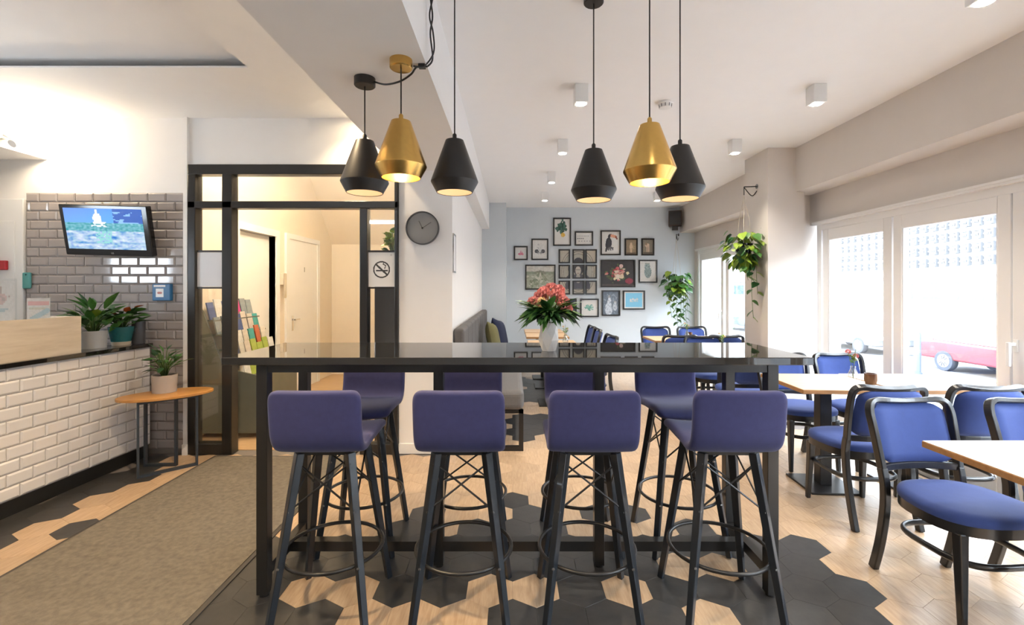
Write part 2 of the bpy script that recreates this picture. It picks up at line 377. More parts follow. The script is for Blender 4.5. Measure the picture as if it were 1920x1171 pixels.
# pale wooden display box on the counter
wb = empty('display_box', (cx(2.9)-.02, 2.9, .96), -math.atan(.0438)); tag(wb, 'long pale wooden box standing on the black counter top', 'box')
MB().box(-.018, 0, -.9, .46, 0, .262).build('front_panel', M['palewood'], wb); MB().box(-.34, -.018, .442, .46, 0, .262).build('end_panel', M['palewood'], wb)
MB().box(-.34, -.018, -.9, .442, .20, .215).build('shelf', M['palewood'], wb)
# acrylic leaflet holders with prints behind / on the box
def grid_print(name, wd, hg, nx, nz, fn, m_, parent, loc, rot=(0,0,0)):   # painted sheet in local xz facing -y
    vs = [(-wd/2+wd*i/nx, 0, -hg/2+hg*j/nz) for j in range(nz+1) for i in range(nx+1)]
    fs = [(j*(nx+1)+i, j*(nx+1)+i+1, (j+1)*(nx+1)+i+1, (j+1)*(nx+1)+i) for j in range(nz) for i in range(nx)]
    me = D.meshes.new(name); me.from_pydata(vs, [], fs); me.materials.append(m_)
    ca = me.color_attributes.new('Col', 'FLOAT_COLOR', 'CORNER')
    cols = []
    for j in range(nz):
        for i in range(nx):
            c = fn((i+.5)/nx, (j+.5)/nz); cols += [c[0], c[1], c[2], 1.0]*4
    ca.data.foreach_set('color', cols)
    return part(name, me, parent, loc, rot)
def paint(bg, shapes, grad=None, nz=0, seed=0):
    def fn(u, v):
        c = list(bg)
        if grad: c = [bg[k]+(grad[k]-bg[k])*v for k in range(3)]
        for s in shapes:
            k = s[0]; hit = False
            if k == 'e': hit = ((u-s[1])/s[3])**2 + ((v-s[2])/s[4])**2 < 1
            elif k == 'r': hit = s[1] < u < s[3] and s[2] < v < s[4]
            elif k == 'o': q = math.sqrt(((u-s[1])/s[3])**2 + ((v-s[2])/s[4])**2); hit = 1-s[5] < q < 1
            elif k == 'l':
                dx, dy = s[3]-s[1], s[4]-s[2]; tt = max(0, min(1, ((u-s[1])*dx+(v-s[2])*dy)/(dx*dx+dy*dy)))
                hit = math.hypot(u-s[1]-tt*dx, v-s[2]-tt*dy) < s[5]
            elif k == 'n':                                   # noise patch inside an ellipse
                if ((u-s[1])/s[3])**2 + ((v-s[2])/s[4])**2 < 1: hit = noise.noise(Vector((u*s[5], v*s[5], s[6]))) > s[7]
            if hit: c = list(s[-1])
        if nz:
            q = 1 + nz*noise.noise(Vector((u*14, v*14, seed*3.1))); c = [x*q for x in c]
        return [max(0, min(1, x)) for x in c]
    return fn
def acrylic(name, label, x, y, wd, hg, fn, rz):
    r = empty(name, (x, y, 1.175), rz); tag(r, label, 'leaflet stand')
    MB().box(-wd/2, wd/2, -.004, -.001, 0, hg).build('front_sheet', M['acrylic'], r); MB().box(-wd/2, wd/2, -.004, .06, 0, .004).build('foot', M['acrylic'], r)
    grid_print('leaflet', wd*.9, hg*.9, 24, 24, fn, M['print'], r, (0, .002, hg*.5))
bx = lambda y: cx(y)-.16
acrylic('leaflet_stand', 'tall clear acrylic stand with a pale leaflet behind the wooden box', bx(2.94), 2.94, .20, .31, paint((.86,.84,.84), [('e',.5,.6,.3,.16,(.78,.60,.60)),('n',.5,.7,.4,.2,9,1,.2,(.6,.5,.5)),('l',.2,.25,.8,.35,.03,(.55,.65,.7))], nz=.1), .55)
acrylic('leaflet_stand', 'low clear acrylic stand with pink and blue leaflet beside the plants', bx(3.2), 3.20, .13, .19, paint((.82,.80,.80), [('r',.05,.72,.95,.86,(.85,.5,.52)),('l',.2,.15,.9,.5,.1,(.5,.66,.75)),('r',.1,.55,.8,.62,(.7,.68,.6))], nz=.1), .5)
cr = empty('card_reader', (cx(2.75)-.11, 2.78, 1.175), .6); tag(cr, 'white handheld device with a green label lying on the wooden box', 'device')
MB().box(-.10, .10, -.04, .04, 0, .045).build('casing', M['white'], cr, bevel=.012); MB().box(-.07, .05, -.0415, -.04, .018, .035).build('label_plate', M['green'], cr)
tp = empty('teal_tag', (-4.15+.0, YE-.02, 1.49)); tag(tp, 'small teal plastic tag hanging on the tiled wall', 'tag')
MB().box(-.035, .035, -.02, 0, -.07, .07).build('body', M['teal'], tp, bevel=.012); MB().lathe([(.006,0),(.006,.02)], 10).xform(Matrix.Translation((0,0,.05)) @ Matrix.Rotation(PI/2,4,'X')).build('peg', M['chrome'], tp)

# ------------------------------------------------------------------ plants
def leaf_mesh(name, m_, wd=.5, heart=False, fold=.12, droop=.15):
    pr = [(0,.03),(.12,.7 if heart else .45),(.3,1.0 if heart else .85),(.5,.95),(.72,.62),(.9,.25),(1,0)]
    vs = []; fs = []
    for (y, h) in pr:
        z = -droop*y*y
        vs += [(-h*wd/2, y - (.10*h if heart and y < .2 else 0), z+fold*h*wd), (0, y, z), (h*wd/2, y - (.10*h if heart and y < .2 else 0), z+fold*h*wd)]
    for i in range(len(pr)-1):
        for k in range(2): fs.append((i*3+k, i*3+k+1, i*3+k+4, i*3+k+3))
    m = MB(); m.add(vs, fs); return m.mesh(name, m_, 180)
LM = {k: leaf_mesh('leaf', M[m_], wd, h, droop=dr) for k, (m_, wd, h, dr) in dict(g=('leaf',.42,False,.2), d=('leaf3',.42,False,.2), l=('leaf2',.42,False,.2), hg=('leaf',.85,True,.15), hd=('leaf3',.85,True,.15), hl=('leaf2',.85,True,.15), fern=('leaf3',.22,False,.4), fernl=('leaf',.22,False,.4), sp=('petalo',.7,True,.1)).items()}
def add_leaf(parent, key, pos, d, size, name='leaf'):
    d = Vector(d).normalized(); q = d.to_track_quat('Y', 'Z')
    q = q @ Euler((0, random.uniform(-.5,.5), 0)).to_quaternion()
    return part(name, LM[key], parent, pos, q, size)
def bush(root, n, zbase, h, spread, keys, size, stems=True, up=.9, ysq=1):
    sm = MB()
    for i in range(n):
        a = random.uniform(0, 2*PI); rr = spread*math.sqrt(random.random()); hh = zbase + h*random.uniform(.25, 1)*(1-.35*rr/spread)
        p = Vector((rr*math.cos(a), rr*math.sin(a)*ysq, hh))
        d = Vector((math.cos(a)*(.4+rr/spread), math.sin(a)*(.4+rr/spread)*(ysq if math.sin(a) > 0 else 1), random.uniform(-.3, up)))
        s = size*random.uniform(.7, 1.25)
        add_leaf(root, random.choice(keys), p, d, s)
        if stems: sm.tube([(p.x*.15, p.y*.15, zbase-.02), (p.x*.5, p.y*.5, zbase+(hh-zbase)*.6), p], .0028, 5)
    if stems: sm.build('stems', M['stem'], root, 180)
def pot(root, prof, m_, n=28, soil=None, name='pot'):
    o = MB().lathe(prof, n, cap1=False).build(name, m_, root, 50)
    if soil: MB().lathe([(soil[0], soil[1]-.004), (soil[0], soil[1])], 20).build('soil', M['soil'], root)
    return o
def potprof(r0, r1, h, t=.006): return [(r0,0),(r1,h),(r1-t,h),(r0-t,.01)]
p1 = empty('potted_plant', (-3.245, 3.60, .9605)); tag(p1, 'leafy green plant in a grey glazed pot next to the wooden box', 'plant')
pot(p1, potprof(.078,.082,.135), M['potgrey'], soil=(.075,.12)); bush(p1, 60, .13, .22, .12, ['d','g','g'], .12, up=1.6)
for d, s, k in (((-.25,-.1,1),.15,'d'), ((.5,.15,1),.17,'g'), ((-.5,-.2,.5),.15,'l'), ((.35,-.3,.35),.15,'l')): add_leaf(p1, k, (d[0]*.13, d[1]*.13, .30 if d[2] > .6 else .24), d, s)
p2 = empty('flowering_plant', (-3.20, 3.80, .9605)); tag(p2, 'red flowering plant in a teal textured pot on the counter', 'plant')
pot(p2, [(.066,.03),(.088,.15),(.082,.15),(.06,.04)], M['potteal'], soil=(.078,.135)); MB().lathe([(.06,0),(.066,.03)], 24).build('pot_foot', M['potcream'], p2, 50)
bush(p2, 55, .14, .17, .13, ['d','g','d'], .11, ysq=.45)
for d in ((.25,-.1,.7), (-.6,-.3,.6), (.1,-.5,.5), (.5,.1,1.0)): add_leaf(p2, 'sp', (d[0]*.2, d[1]*.16, .20+d[2]*.1), (d[0],d[1],.25), .07, 'flower')
for d in ((.9,-.1,.25), (1,-.2,.45)): add_leaf(p2, 'g', (.13, -.02, .18+d[2]*.2), d, .13)
v1 = empty('vase', (-3.135, 3.895, .9605)); tag(v1, 'tall dark grey cylinder vase at the wall end of the counter', 'vase')
MB().lathe([(.044,0),(.047,.01),(.047,.19),(.042,.19),(.040,.02)], 24, cap1=False).build('body', M['vasegrey'], v1, 40)
m = MB()
for a in range(5): m.bar((0,-.048,.125), (.025*math.cos(a*1.257+.3), -.046, .125+.025*math.sin(a*1.257+.3)), .005, .002)
m.build('star_ornament', M['chrome'], v1)
# side table with plant
st = empty('side_table', (-2.745, 3.69, 0), math.atan2(.40, .49)); tag(st, 'oval honey wood side table on slim dark metal frames', 'table')
m = MB(); m.prism([(.315*math.cos(a), .185*math.sin(a)) for a in [2*PI*i/48 for i in range(48)]], .57, .59); m.build('table_top', M['honey'], st, bevel=.003)
for pts in ([(-.18,-.125),(.19,-.09)], [(-.13,.14),(.06,.0)]):
    (xa, ya), (xb, yb) = pts
    for (x, y) in pts: MB().bar((x,y,0), (x,y,.57), .028, .014, (xb-xa,yb-ya,0)).build('leg', M['slate'], st)
    MB().bar((xa,ya,.01), (xb,yb,.01), .028, .02).build('floor_bar', M['slate'], st); MB().bar((xa,ya,.56), (xb,yb,.56), .028, .019).build('top_bar', M['slate'], st)
p3 = empty('potted_plant', (-2.80, 3.74, .5905)); tag(p3, 'small bushy plant in a warm grey pot on the oval side table', 'plant')
pot(p3, potprof(.082,.088,.14), M['potstone'], soil=(.08,.125)); bush(p3, 46, .14, .24, .09, ['g','d','g'], .08, ysq=.7, up=1.3)
add_leaf(p3, 'l', (.10,.05,.23), (1,.2,.5), .10); add_leaf(p3, 'd', (-.10,0,.25), (-1,0,.2), .10)
# blue switch box
sb = empty('switch_box', (-2.985, YE-.018, 1.39)); tag(sb, 'blue wall box with a white notice beside the steel frame', 'wall box')
MB().box(-.077, .077, -.035, 0, -.072, .072).build('casing', M['swblue'], sb, bevel=.006)
grid_print('notice', .066, .072, 16, 16, paint((.85,.85,.85), [('e',.5,.5,.35,.14,(.4,.12,.1))]), M['print'], sb, (-.012,-.0355,-.005))
MB().box(-.062, .036, -.0358, -.035, .045, .062).build('strip_label', M['paper'], sb)
# television
tv = empty('television', (-3.362, 3.86, 1.905)); tag(tv, 'wall-mounted flat television showing a blue skyline, tilted forward', 'television')
tv.rotation_euler = (math.radians(11.8), math.radians(1.5), 0)
TVW, TVH = .725, .418
MB().box(-TVW/2, TVW/2, -.02, .035, -TVH/2, TVH/2).build('casing', M['tvblack'], tv, bevel=.008)
def tvfn(u, v):
    sky = [.05+.10*(1-u), .30+.22*(1-v), .80]
    c = sky if v > .55 else [.42, .55, .72]
    n1 = noise.noise(Vector((u*9, v*16, 1))); n2 = noise.noise(Vector((u*30, v*30, 5)))
    if v > .62 and u > .62: c = [.02,.10,.45] if n1 < .25 else [.25,.5,.9]
    if .45 < v < .66: c = [.10+.2*n2, .38+.2*n2, .45+.25*n2]
    if v <= .45: c = [.35+.45*n1+.2*n2, .50+.35*n1+.25*n2, .70+.2*n1]
    if .38 < u < .58 and .15 < v < .45 and n2 > -.1: c = [.25,.62,.60]
    if ((u-.42)/.055)**2 + ((v-.76)/.13)**2 < 1 or (abs(u-.42) < .012 and .8 < v < .98): c = [.88,.9,.95]
    if .33 < u < .53 and .55 < v < .68 and n2 > -.15: c = [.75,.8,.9]
    return [max(0, min(1, x)) for x in c]
grid_print('screen', .645, .335, 72, 40, tvfn, M['screen'], tv, (-.005, -.0215, .012))
MB().bar((0,.03,0), (0,.10,-.02), .12, .12).build('wall_bracket', M['black'], tv)
cu = D.curves.new('logo', 'FONT'); cu.body = 'LG'; cu.size = .018; cu.align_x = 'CENTER'; cu.materials.append(M['chrome']); cu.extrude = .0004
lg = textobj('logo', cu); lg.parent = tv; lg.location = (.03,-.0215,-.193); lg.rotation_euler = (PI/2,0,0)

# ------------------------------------------------------------------ steel frame with sidelights
sf = struct(empty('door_2', (0, YE, 0)), 'black steel frame with glass sidelights around the open entrance doorway')
x0, x1 = -2.778, -.977
m = MB(); m.box(x0, x1, -.03, .07, 2.40, 2.485); m.box(x0, x1, -.03, .07, 2.11, 2.17); m.box(x0, x0+.065, -.03, .07, 0, 2.40); m.box(x1-.03, x1, -.03, .07, 0, 2.40)
m.box(-2.485, -2.40, -.03, .07, 0, 2.40); m.box(-1.305, -1.24, -.03, .07, 0, 2.11); m.box(x0+.065, -2.485, -.03, .07, 0, .09); m.box(-1.24, x1-.03, -.03, .07, 0, .09)
m.build('steel_frame', M['steel'], sf, bevel=.005)
for a, b in ((x0+.065, -2.485), (-1.24, x1-.03)):
    MB().box(a, b, -.01, .03, 1.735, 1.75).build('glazing_bar', M['steel'], sf); MB().box(a, b, -.01, .03, 1.42, 1.435).build('glazing_bar', M['steel'], sf)
    for z0, z1 in ((1.75,2.11), (1.435,1.735), (.09,1.42)): MB().box(a, b, .006, .012, z0, z1).build('pane', M['glass'], sf)
for a, b in ((x0+.065,-2.485), (-2.40,x1-.03)): MB().box(a, b, .006, .012, 2.17, 2.40).build('pane', M['glass'], sf)
ns = MB().box(-1.236, -1.010, YE-.004, YE-.001, 1.437, 1.733).build('no_smoking_sign', M['paper']); tag(ns, 'white no-smoking sign in the steel frame sidelight', 'sign')
K = (.05,.05,.05); W = (.80,.79,.77)
grid_print('sign_print', .222, .292, 74, 96, paint(W, [('l',.30,.47,.72,.47,.022,K),('l',.62,.53,.66,.62,.016,K),('l',.66,.62,.56,.66,.016,K),('l',.56,.66,.60,.72,.016,K),('l',.29,.65,.71,.35,.03,K),('o',.5,.5,.33,.25,.16,K),('r',.2,.12,.8,.13,(.5,.5,.5)),('e',.87,.93,.03,.03,(.6,.6,.6))]), M['print'], ns, (-1.123, YE-.0045, 1.585))
pp = MB().box(x0+.068, -2.488, YE-.004, YE-.001, 1.437, 1.733).build('paper_notice', M['paper']); tag(pp, 'blank white sheet fixed in the sidelight beside the tiled wall', 'notice')
# hall behind the doorway
XH = -3.0; YH = 7.72
o = MB(); o.box(XH-.12, XH, YE+.15, 5.08, 0, 3.3); o.box(XH-.12, XH, 5.88, YH, 0, 3.3); o.box(XH-.12, XH, 5.08, 5.88, 2.09, 3.3)
wh = struct(o.build('wall_hall_left', M['cream']), 'cream hall wall with two doors')
struct(MB().box(XH-.12, -.975, YH, YH+.1, 0, 3.3).build('wall_hall_back', M['cream']), 'cream end wall of the hall')
struct(MB().box(XH-.6, -.975, YE+.15, YH, 3.2, 3.3).build('ceiling_hall', M['cream']), 'hall ceiling')
struct(MB().add([(XH,YH,2.156),(-.976,YH,2.156),(-.976,6.78,3.2),(XH,6.78,3.2),(XH,YH,2.3),(-.976,YH,2.3),(-.976,6.9,3.2),(XH,6.9,3.2)], [(0,1,2,3),(4,7,6,5),(0,4,5,1),(0,3,7,4),(1,5,6,2),(2,6,7,3)]).build('ceiling_stair', M['cream']), 'sloped underside of the stairs in the hall')
struct(MB().box(-3.9, -.975, YE+.10, YH, -.1, 0).build('floor_hall', woodmat('hall_floor', (.50,.33,.18), (.62,.43,.25), (1,8,1), 3, .35)), 'wooden hall floor')
struct(MB().box(-3.9, -3.8, 4.3, 6.6, 0, 2.4).box(-3.8, XH-.12, 4.3, 4.4, 0, 2.4).box(-3.8, XH-.12, 6.5, 6.6, 0, 2.4).box(-3.8, XH-.12, 4.4, 6.5, 2.3, 2.4).build('wall_hall_niche', M['cream']), 'wall seen through the open hall doorway')
d3 = struct(MB().box(XH-.12, XH+.02, 5.0, 5.08, 0, 2.16).box(XH-.12, XH+.02, 5.88, 5.96, 0, 2.16).box(XH-.12, XH+.02, 5.08, 5.88, 2.08, 2.16).build('door_3', M['white']), 'white hall door standing ajar')
MB().box(XH-.10, XH-.06, 5.085, 5.845, 0.01, 2.075).build('door_leaf', M['white'], d3)
d4 = struct(MB().box(XH, XH+.03, 6.12, 6.20, 0, 2.16).box(XH, XH+.03, 7.10, 7.18, 0, 2.16).box(XH, XH+.03, 6.20, 7.10, 2.09, 2.16).build('door_4', M['white']), 'closed white hall door numbered one')
MB().box(XH, XH+.018, 6.2, 7.1, 0, 2.09).build('door_leaf', M['white'], d4)
m = MB(); m.bar((XH+.018,6.3,1.0), (XH+.06,6.3,1.0), .02, .02); m.bar((XH+.06,6.29,1.0), (XH+.06,6.42,1.0), .018, .018); m.box(XH+.018,XH+.024,6.28,6.32,.85,1.05); m.build('door_handle', M['chrome'], d4)
cu = D.curves.new('door_number', 'FONT'); cu.body = '1'; cu.size = .1; cu.materials.append(M['black']); cu.extrude = .001
nb = textobj('door_number', cu); nb.parent = d4; nb.location = (XH+.02, 6.64, 1.66); nb.rotation_euler = (PI/2, 0, PI/2)
it = empty('intercom', (XH, 6.03, 1.5)); tag(it, 'beige wall telephone beside the numbered hall door', 'intercom')
MB().box(0,.05,-.05,.05,-.03,.12).build('base', M['cream'], it, bevel=.006); MB().box(.05,.08,-.045,-.01,-.2,.12).build('handset', M['potcream'], it, bevel=.01)
hl = empty('hall_lamp', (-1.7, 4.85, 3.2)); tag(hl, 'round ceiling lamp lighting the hall', 'lamp')
MB().lathe([(.14,-.10),(.15,-.05),(.15,0)], 24).build('shade', M['bulb'], hl, 40)
light('POINT', 'hall_light', (-1.7, 4.85, 2.9), 15, (1,.76,.46), shadow_soft_size=.12)
# brochure rack and brochures
br = empty('brochure_rack', (-2.99, 4.40, 0)); tag(br, 'stepped grey brochure rack standing in the hall by the sidelight', 'rack')
side = [(0,.05),(.57,.05),(.57,.60),(.30,.66),(.24,.70),(.06,1.2),(0,1.28)]
for y in (0, .80):
    m = MB(); n = len(side); m.add([(x,y,z) for x,z in side]+[(x,y+.02,z) for x,z in side], [tuple(range(n)), tuple(range(n,2*n))[::-1]]+[(i,n+i,n+(i+1)%n,(i+1)%n) for i in range(n)]); m.build('side_panel', M['rackgrey'], br)
TI = [(.44,.58),(.34,.70),(.25,.84),(.17,.98),(.10,1.12)]
for (x, z) in TI: MB().box(x-.05, x+.06, .02, .80, z-.012, z).build('shelf', M['rackgrey'], br)
MB().box(.50, .57, .02, .80, .05, .58).build('front_panel', M['rackgrey'], br)
bm_ = [MB().box(-.006, .006, -.05, .05, 0, .19).mesh('brochure', q) for q in bro_mats]
for ti, (x, z) in enumerate(TI):
    for k in range(7):
        i = random.randrange(len(bm_))
        o = D.objects.new('brochure', bm_[i]); C.objects.link(o)
        o.location = (-2.99+x+.01, 4.47+k*.108+random.uniform(-.006,.006), z+.002); o.rotation_euler = (random.uniform(-.03,.03), -.22, random.uniform(-.08,.08)); o.scale = (1, random.uniform(.85,1), random.uniform(.85,1.1))
        tag(o, '%s brochure standing on the %s tier of the hall rack' % (bro_names[i], ['lowest','second','middle','fourth','top'][ti]), 'brochure', '%s brochures on rack tier %d' % (bro_names[i], ti+1))
m = MB(); m.box(-2.985+.58, -2.985+.60, 4.42, 4.50, .40, .56)
for i, (y, c) in enumerate(((4.46,5),(4.58,6))):
    o = MB().box(0, .012, -.05, .05, 0, .17).build('flyer', bro_mats[c]); o.location = (-2.99+.572, y+.02, .42)
    tag(o, ['pink flyer clipped to the front of the grey rack','yellow flyer clipped to the front of the grey rack'][i], 'flyer')
# dark cabinet with plant behind the other sidelight
dc = MB().box(-1.26, -.99, 4.25, 4.62, 0, 1.62).build('tall_cabinet', M['darkcab'], bevel=.004); tag(dc, 'tall dark cabinet behind the sidelight with the sign', 'cabinet')
MB().box(-1.25, -1.0, 4.235, 4.25, .05, 1.60).build('door', M['darkcab'], dc, bevel=.003)
p4 = empty('potted_plant', (-1.14, 4.43, 1.6205)); tag(p4, 'leafy plant on top of the tall dark cabinet', 'plant')
pot(p4, potprof(.05,.065,.10), M['potcream'], soil=(.055,.09)); bush(p4, 44, .10, .27, .055, ['hg','hl','hg'], .075, up=1.6)

# ------------------------------------------------------------------ clock, wall plate
ck = empty('wall_clock', (-.768, YE, 1.94)); tag(ck, 'round grey wall clock on the white pier', 'clock')
RX = Matrix.Rotation(PI/2, 4, 'X')
MB().lathe([(.143,0),(.143,.035),(.134,.035),(.132,.024)], 48, cap1=False).xform(RX).build('rim', M['clockrim'], ck, 40)
MB().lathe([(.134,0),(.134,.022)], 48).xform(RX).build('face', M['clockface'], ck, 40)
m = MB(); m.bar((0,-.024,0), (-.03,-.024,.06), .004, .002, (0,1,0)); m.bar((0,-.025,0), (.075,-.025,.05), .003, .002, (0,1,0)); m.build('hands', M['black'], ck)
MB().lathe([(.008,.022),(.008,.028)], 16).xform(RX).build('hub', M['black'], ck)
wp = empty('wall_sign', (-.515, 4.09, 1.73)); tag(wp, 'narrow metal-framed sign on the wall end above the bench', 'sign')
m = MB(); m.box(0,.012,-.08,.08,-.17,-.155).box(0,.012,-.08,.08,.155,.17).box(0,.012,-.08,-.068,-.155,.155).box(0,.012,.068,.08,-.155,.155); m.build('frame', M['chrome'], wp)
MB().box(0,.006,-.068,.068,-.155,.155).build('sheet', M['paper'], wp)

# ------------------------------------------------------------------ floor tiles (hexagons)
S = .124; HW = S*math.sqrt(3); ROW = 1.5*S
ox, oy = .54, 2.19
def cell(x, y):
    best = None
    j0 = round((y-oy)/ROW)
    for j in (j0-1, j0, j0+1):
        off = HW/2 if j % 2 else 0
        i = round((x-ox-off)/HW); d = math.hypot(x-ox-off-i*HW, y-oy-j*ROW)
        if best is None or d < best[0]: best = (d, i, j)
    return best[1:]
def pc(px, py): Y = CAMH*F/(py-541); return cell((px-960)*Y/F, Y)
wood_lit_set = {pc(*q) for q in [(1174,1104),(930,1108),(1010,1105),(885,1150),(1325,1160),(1280,1060),(1340,1055),(690,1103),(717,1150),(600,1115),(750,1175),(1450,960)]}  # the leftmost cell stands in for a patch of spot light
darkset = {pc(*q) for q in [(755,985),(985,935),(985,965),(955,985),(1010,985),(870,980),(830,970),(1180,975),(1110,975),(1290,985),(115,1003),(60,975),(130,950),(190,925),(240,905),(20,985),(1500,1030),(1005,805),(1000,820)]}
def is_dark(i, j):
    if (i, j) in wood_lit_set: return False
    if (i, j) in darkset: return True
    x, y = ox+(HW/2 if j % 2 else 0)+i*HW, oy+j*ROW
    n1 = noise.noise(Vector((x*1.7, y*1.7, 3)))
    if -1.6 < x < 1.62 and y < 2.62+.25*n1: return True
    if x < -2.88 and y > 2.3: return True
    if .0 < x < .6 and 4.5 < y < 5.3: return True
    if -.5 < x < .9 and 5.8 < y < 7.6 and n1 > .0: return True
    return False
hx = [(S*.998*math.sin(a), S*.998*math.cos(a)) for a in [PI*k/3 for k in range(6)]]
hx2 = [(x*.994, y*.994) for x, y in hx]
def hexgeo(m, x=0, y=0):
    return m.add([(x+a,y+b,-.005) for a,b in hx]+[(x+a,y+b,-.001) for a,b in hx]+[(x+a,y+b,0) for a,b in hx2],
      [(k,(k+1)%6,6+(k+1)%6,6+k) for k in range(6)]+[(6+k,6+(k+1)%6,12+(k+1)%6,12+k) for k in range(6)]+[(12,13,14,15,16,17)])
hexm = {True: hexgeo(MB()).mesh('floor_tile', M['hexdark']), False: hexgeo(MB()).mesh('floor_tile', M['hexwood'])}
cells = []
for j in range(-26, 36):
    for i in range(-26, 16):
        x, y = ox+(HW/2 if j % 2 else 0)+i*HW, oy+j*ROW
        lim = YE-.05 if x < -.63 else (YB-.13)
        if y > lim or y < YF+.1 or x < XL+.1 or x > sx(y)+.2 or (x < cx(y)-.02 and y > 1.9): continue
        if 2.55 < x and 4.7 < y < 5.45: continue
        px = 960+F*x/y if y > .3 else -999; py = 541+F*CAMH/y if y > .3 else 9999
        vis = -40 < px < 1960 and py < 1200 and not (-2.5 < x < -1.45 and y < 3.9)
        cells.append((0 if vis else 1, -1/max(y,.3)**3 if vis else y, i, j, x, y))
cells.sort()
stuffm = {True: MB(), False: MB()}
for n, (v, _, i, j, x, y) in enumerate(cells):
    dk = is_dark(i, j)
    if v == 0 and n < 300: part('floor_tile', hexm[dk], floor, (x, y, 0))
    else: hexgeo(stuffm[dk], x, y)
for dk in (True, False):
    o = stuffm[dk].build('floor_tiles_far', M['hexdark' if dk else 'hexwood'], floor, fix=False); o['kind'] = 'stuff'
# doormat
rg = empty('doormat', (-1.94, 1.2, .0005)); tag(rg, 'long brown-grey entrance mat on the floor beside the counter', 'mat')
MB().box(-.555, .555, -2.7, 2.705, 0, .010).build('pile', M['rug'], rg)
m = MB(); m.box(-.58,-.555,-2.72,2.73,0,.006).box(.555,.58,-2.72,2.73,0,.006).box(-.555,.555,2.705,2.73,0,.006).box(-.555,.555,-2.72,-2.7,0,.006); m.build('rubber_border', M['rugedge'], rg)

# ------------------------------------------------------------------ bar table
bt = empty('bar_table', (.025, 2.38, 0)); tag(bt, 'high bar table with polished black stone top and black steel frame', 'table')
X0, X1 = -1.335, 1.335; Y0, Y1 = -.29, .295
MB().box(X0, X1, Y0, Y1, 1.075, 1.11).build('table_top', M['granite'], bt, bevel=.003)
lx = (-1.175, 1.175); ly = (-.225, .195)
for x in lx:
    for y in ly:
        MB().box(x-.025, x+.025, y-.025, y+.025, .012, 1.075).build('leg', M['steel'], bt, bevel=.002)
        MB().lathe([(.022,0),(.022,.012)], 16).xform(Matrix.Translation((x,y,0))).build('foot', M['black'], bt)
for x in (-.40, .42):
    MB().box(x-.025, x+.025, -.02, .03, .012, 1.035).build('leg', M['steel'], bt, bevel=.002)
    MB().lathe([(.022,0),(.022,.012)], 16).xform(Matrix.Translation((x,.005,0))).build('foot', M['black'], bt)
for y in ly: MB().box(-1.15, 1.15, y-.02, y+.02, 1.035, 1.075).build('top_rail', M['steel'], bt)
for x in lx+(-.40,.42):
    MB().box(x-.02, x+.02, -.20, .17, 1.035, 1.075).build('cross_rail', M['steel'], bt)
for x in lx: MB().box(x-.02, x+.02, -.20, .17, .085, .135).build('side_rail', M['steel'], bt)
for a, b in ((-1.155,-.425), (-.375,.395), (.445,1.155)): MB().box(a, b, -.02, .03, .085, .135).build('foot_rail', M['steel'], bt)

# ------------------------------------------------------------------ bar stools
bolt_m = MB().lathe([(.006,0),(.006,.003)], 10).mesh('bolt', M['chrome'])
def make_stool():
    r = empty('bar_stool')
    prof = [(.205,.728),(.20,.748),(.17,.760),(.10,.762),(.02,.757),(-.06,.752),(-.12,.752),(-.165,.762),(-.195,.79),(-.208,.83),(-.215,.88),(-.221,.94),(-.226,.99),(-.228,1.012)]
    W2 = .188; rc = .022; nt = 11; vs = []; fs = []
    cum = [0]
    for a, b in zip(prof, prof[1:]): cum.append(cum[-1]+math.hypot(b[0]-a[0], b[1]-a[1]))
    tot = cum[-1]
    for (y, z), s in zip(prof, cum):
        d = min(s, tot-s); hw = W2 if d >= rc else W2-rc+math.sqrt(max(0, rc*rc-(rc-d)**2))
        if s < tot*.45: hw *= .99 + .03*math.sin(PI*min(1,s/(tot*.45)))
        for k in range(nt):
            t = -1+2*k/(nt-1); up = .012*t*t if s < tot*.5 else 0; bk = .012*t*t if s >= tot*.5 else 0
            vs.append((hw*t, y+bk, z+up))
    for j in range(len(prof)-1):
        for k in range(nt-1): fs.append((j*nt+k, j*nt+k+1, (j+1)*nt+k+1, (j+1)*nt+k))
    m = MB(); m.add(vs, fs); o = m.build('seat_shell', M['velvet'], r, 180)
    s_ = o.modifiers.new('thick', 'SOLIDIFY'); s_.thickness = .042; s_.offset = 0
    s_ = o.modifiers.new('round', 'SUBSURF'); s_.levels = 2; s_.render_levels = 2
    MB().box(-.11, .11, -.11, .11, .712, .732).build('mount_plate', M['black'], r)
    top = {}; bot = {}
    for a in (-1,1):
        for b in (-1,1):
            t = Vector((.107*a, .107*b, .722)); f = Vector((.198*a, .198*b, 0)); top[a,b] = t; bot[a,b] = f
            lg = MB().bar(f, t, .026, .026, (a,-b,0), .034, .036).build('leg', M['bluewood'], r, bevel=.003)
            for z in (.68, .49, .27):
                p = f + (t-f)*(z/.722)
                part('bolt', bolt_m, lg, p+Vector((0, b*.0165, 0)), (PI/2 if b < 0 else -PI/2, 0, 0))
    at = lambda a, b, z: bot[a,b] + (top[a,b]-bot[a,b])*(z/.722)
    MB().tube([(.212*math.cos(q), .212*math.sin(q), .267) for q in [2*PI*k/40 for k in range(40)]], .0085, 8, closed=True).build('footrest_ring', M['black'], r, 180)
    for (c, d) in (((-1,-1),(1,-1)), ((-1,1),(1,1)), ((-1,-1),(-1,1)), ((1,-1),(1,1))):
        m = MB(); m.tube([at(*c,.68), at(*d,.49)], .0042, 6); m.tube([at(*c,.49), at(*d,.68)], .0042, 6); m.build('wire_brace', M['black'], r)
    return r
stool = make_stool()
ords = ['first', 'second', 'third', 'fourth']
front = [(-.80,2.085,.02), (-.215,2.085,.0), (.335,2.085,-.01), (.925,2.085,-.03)]
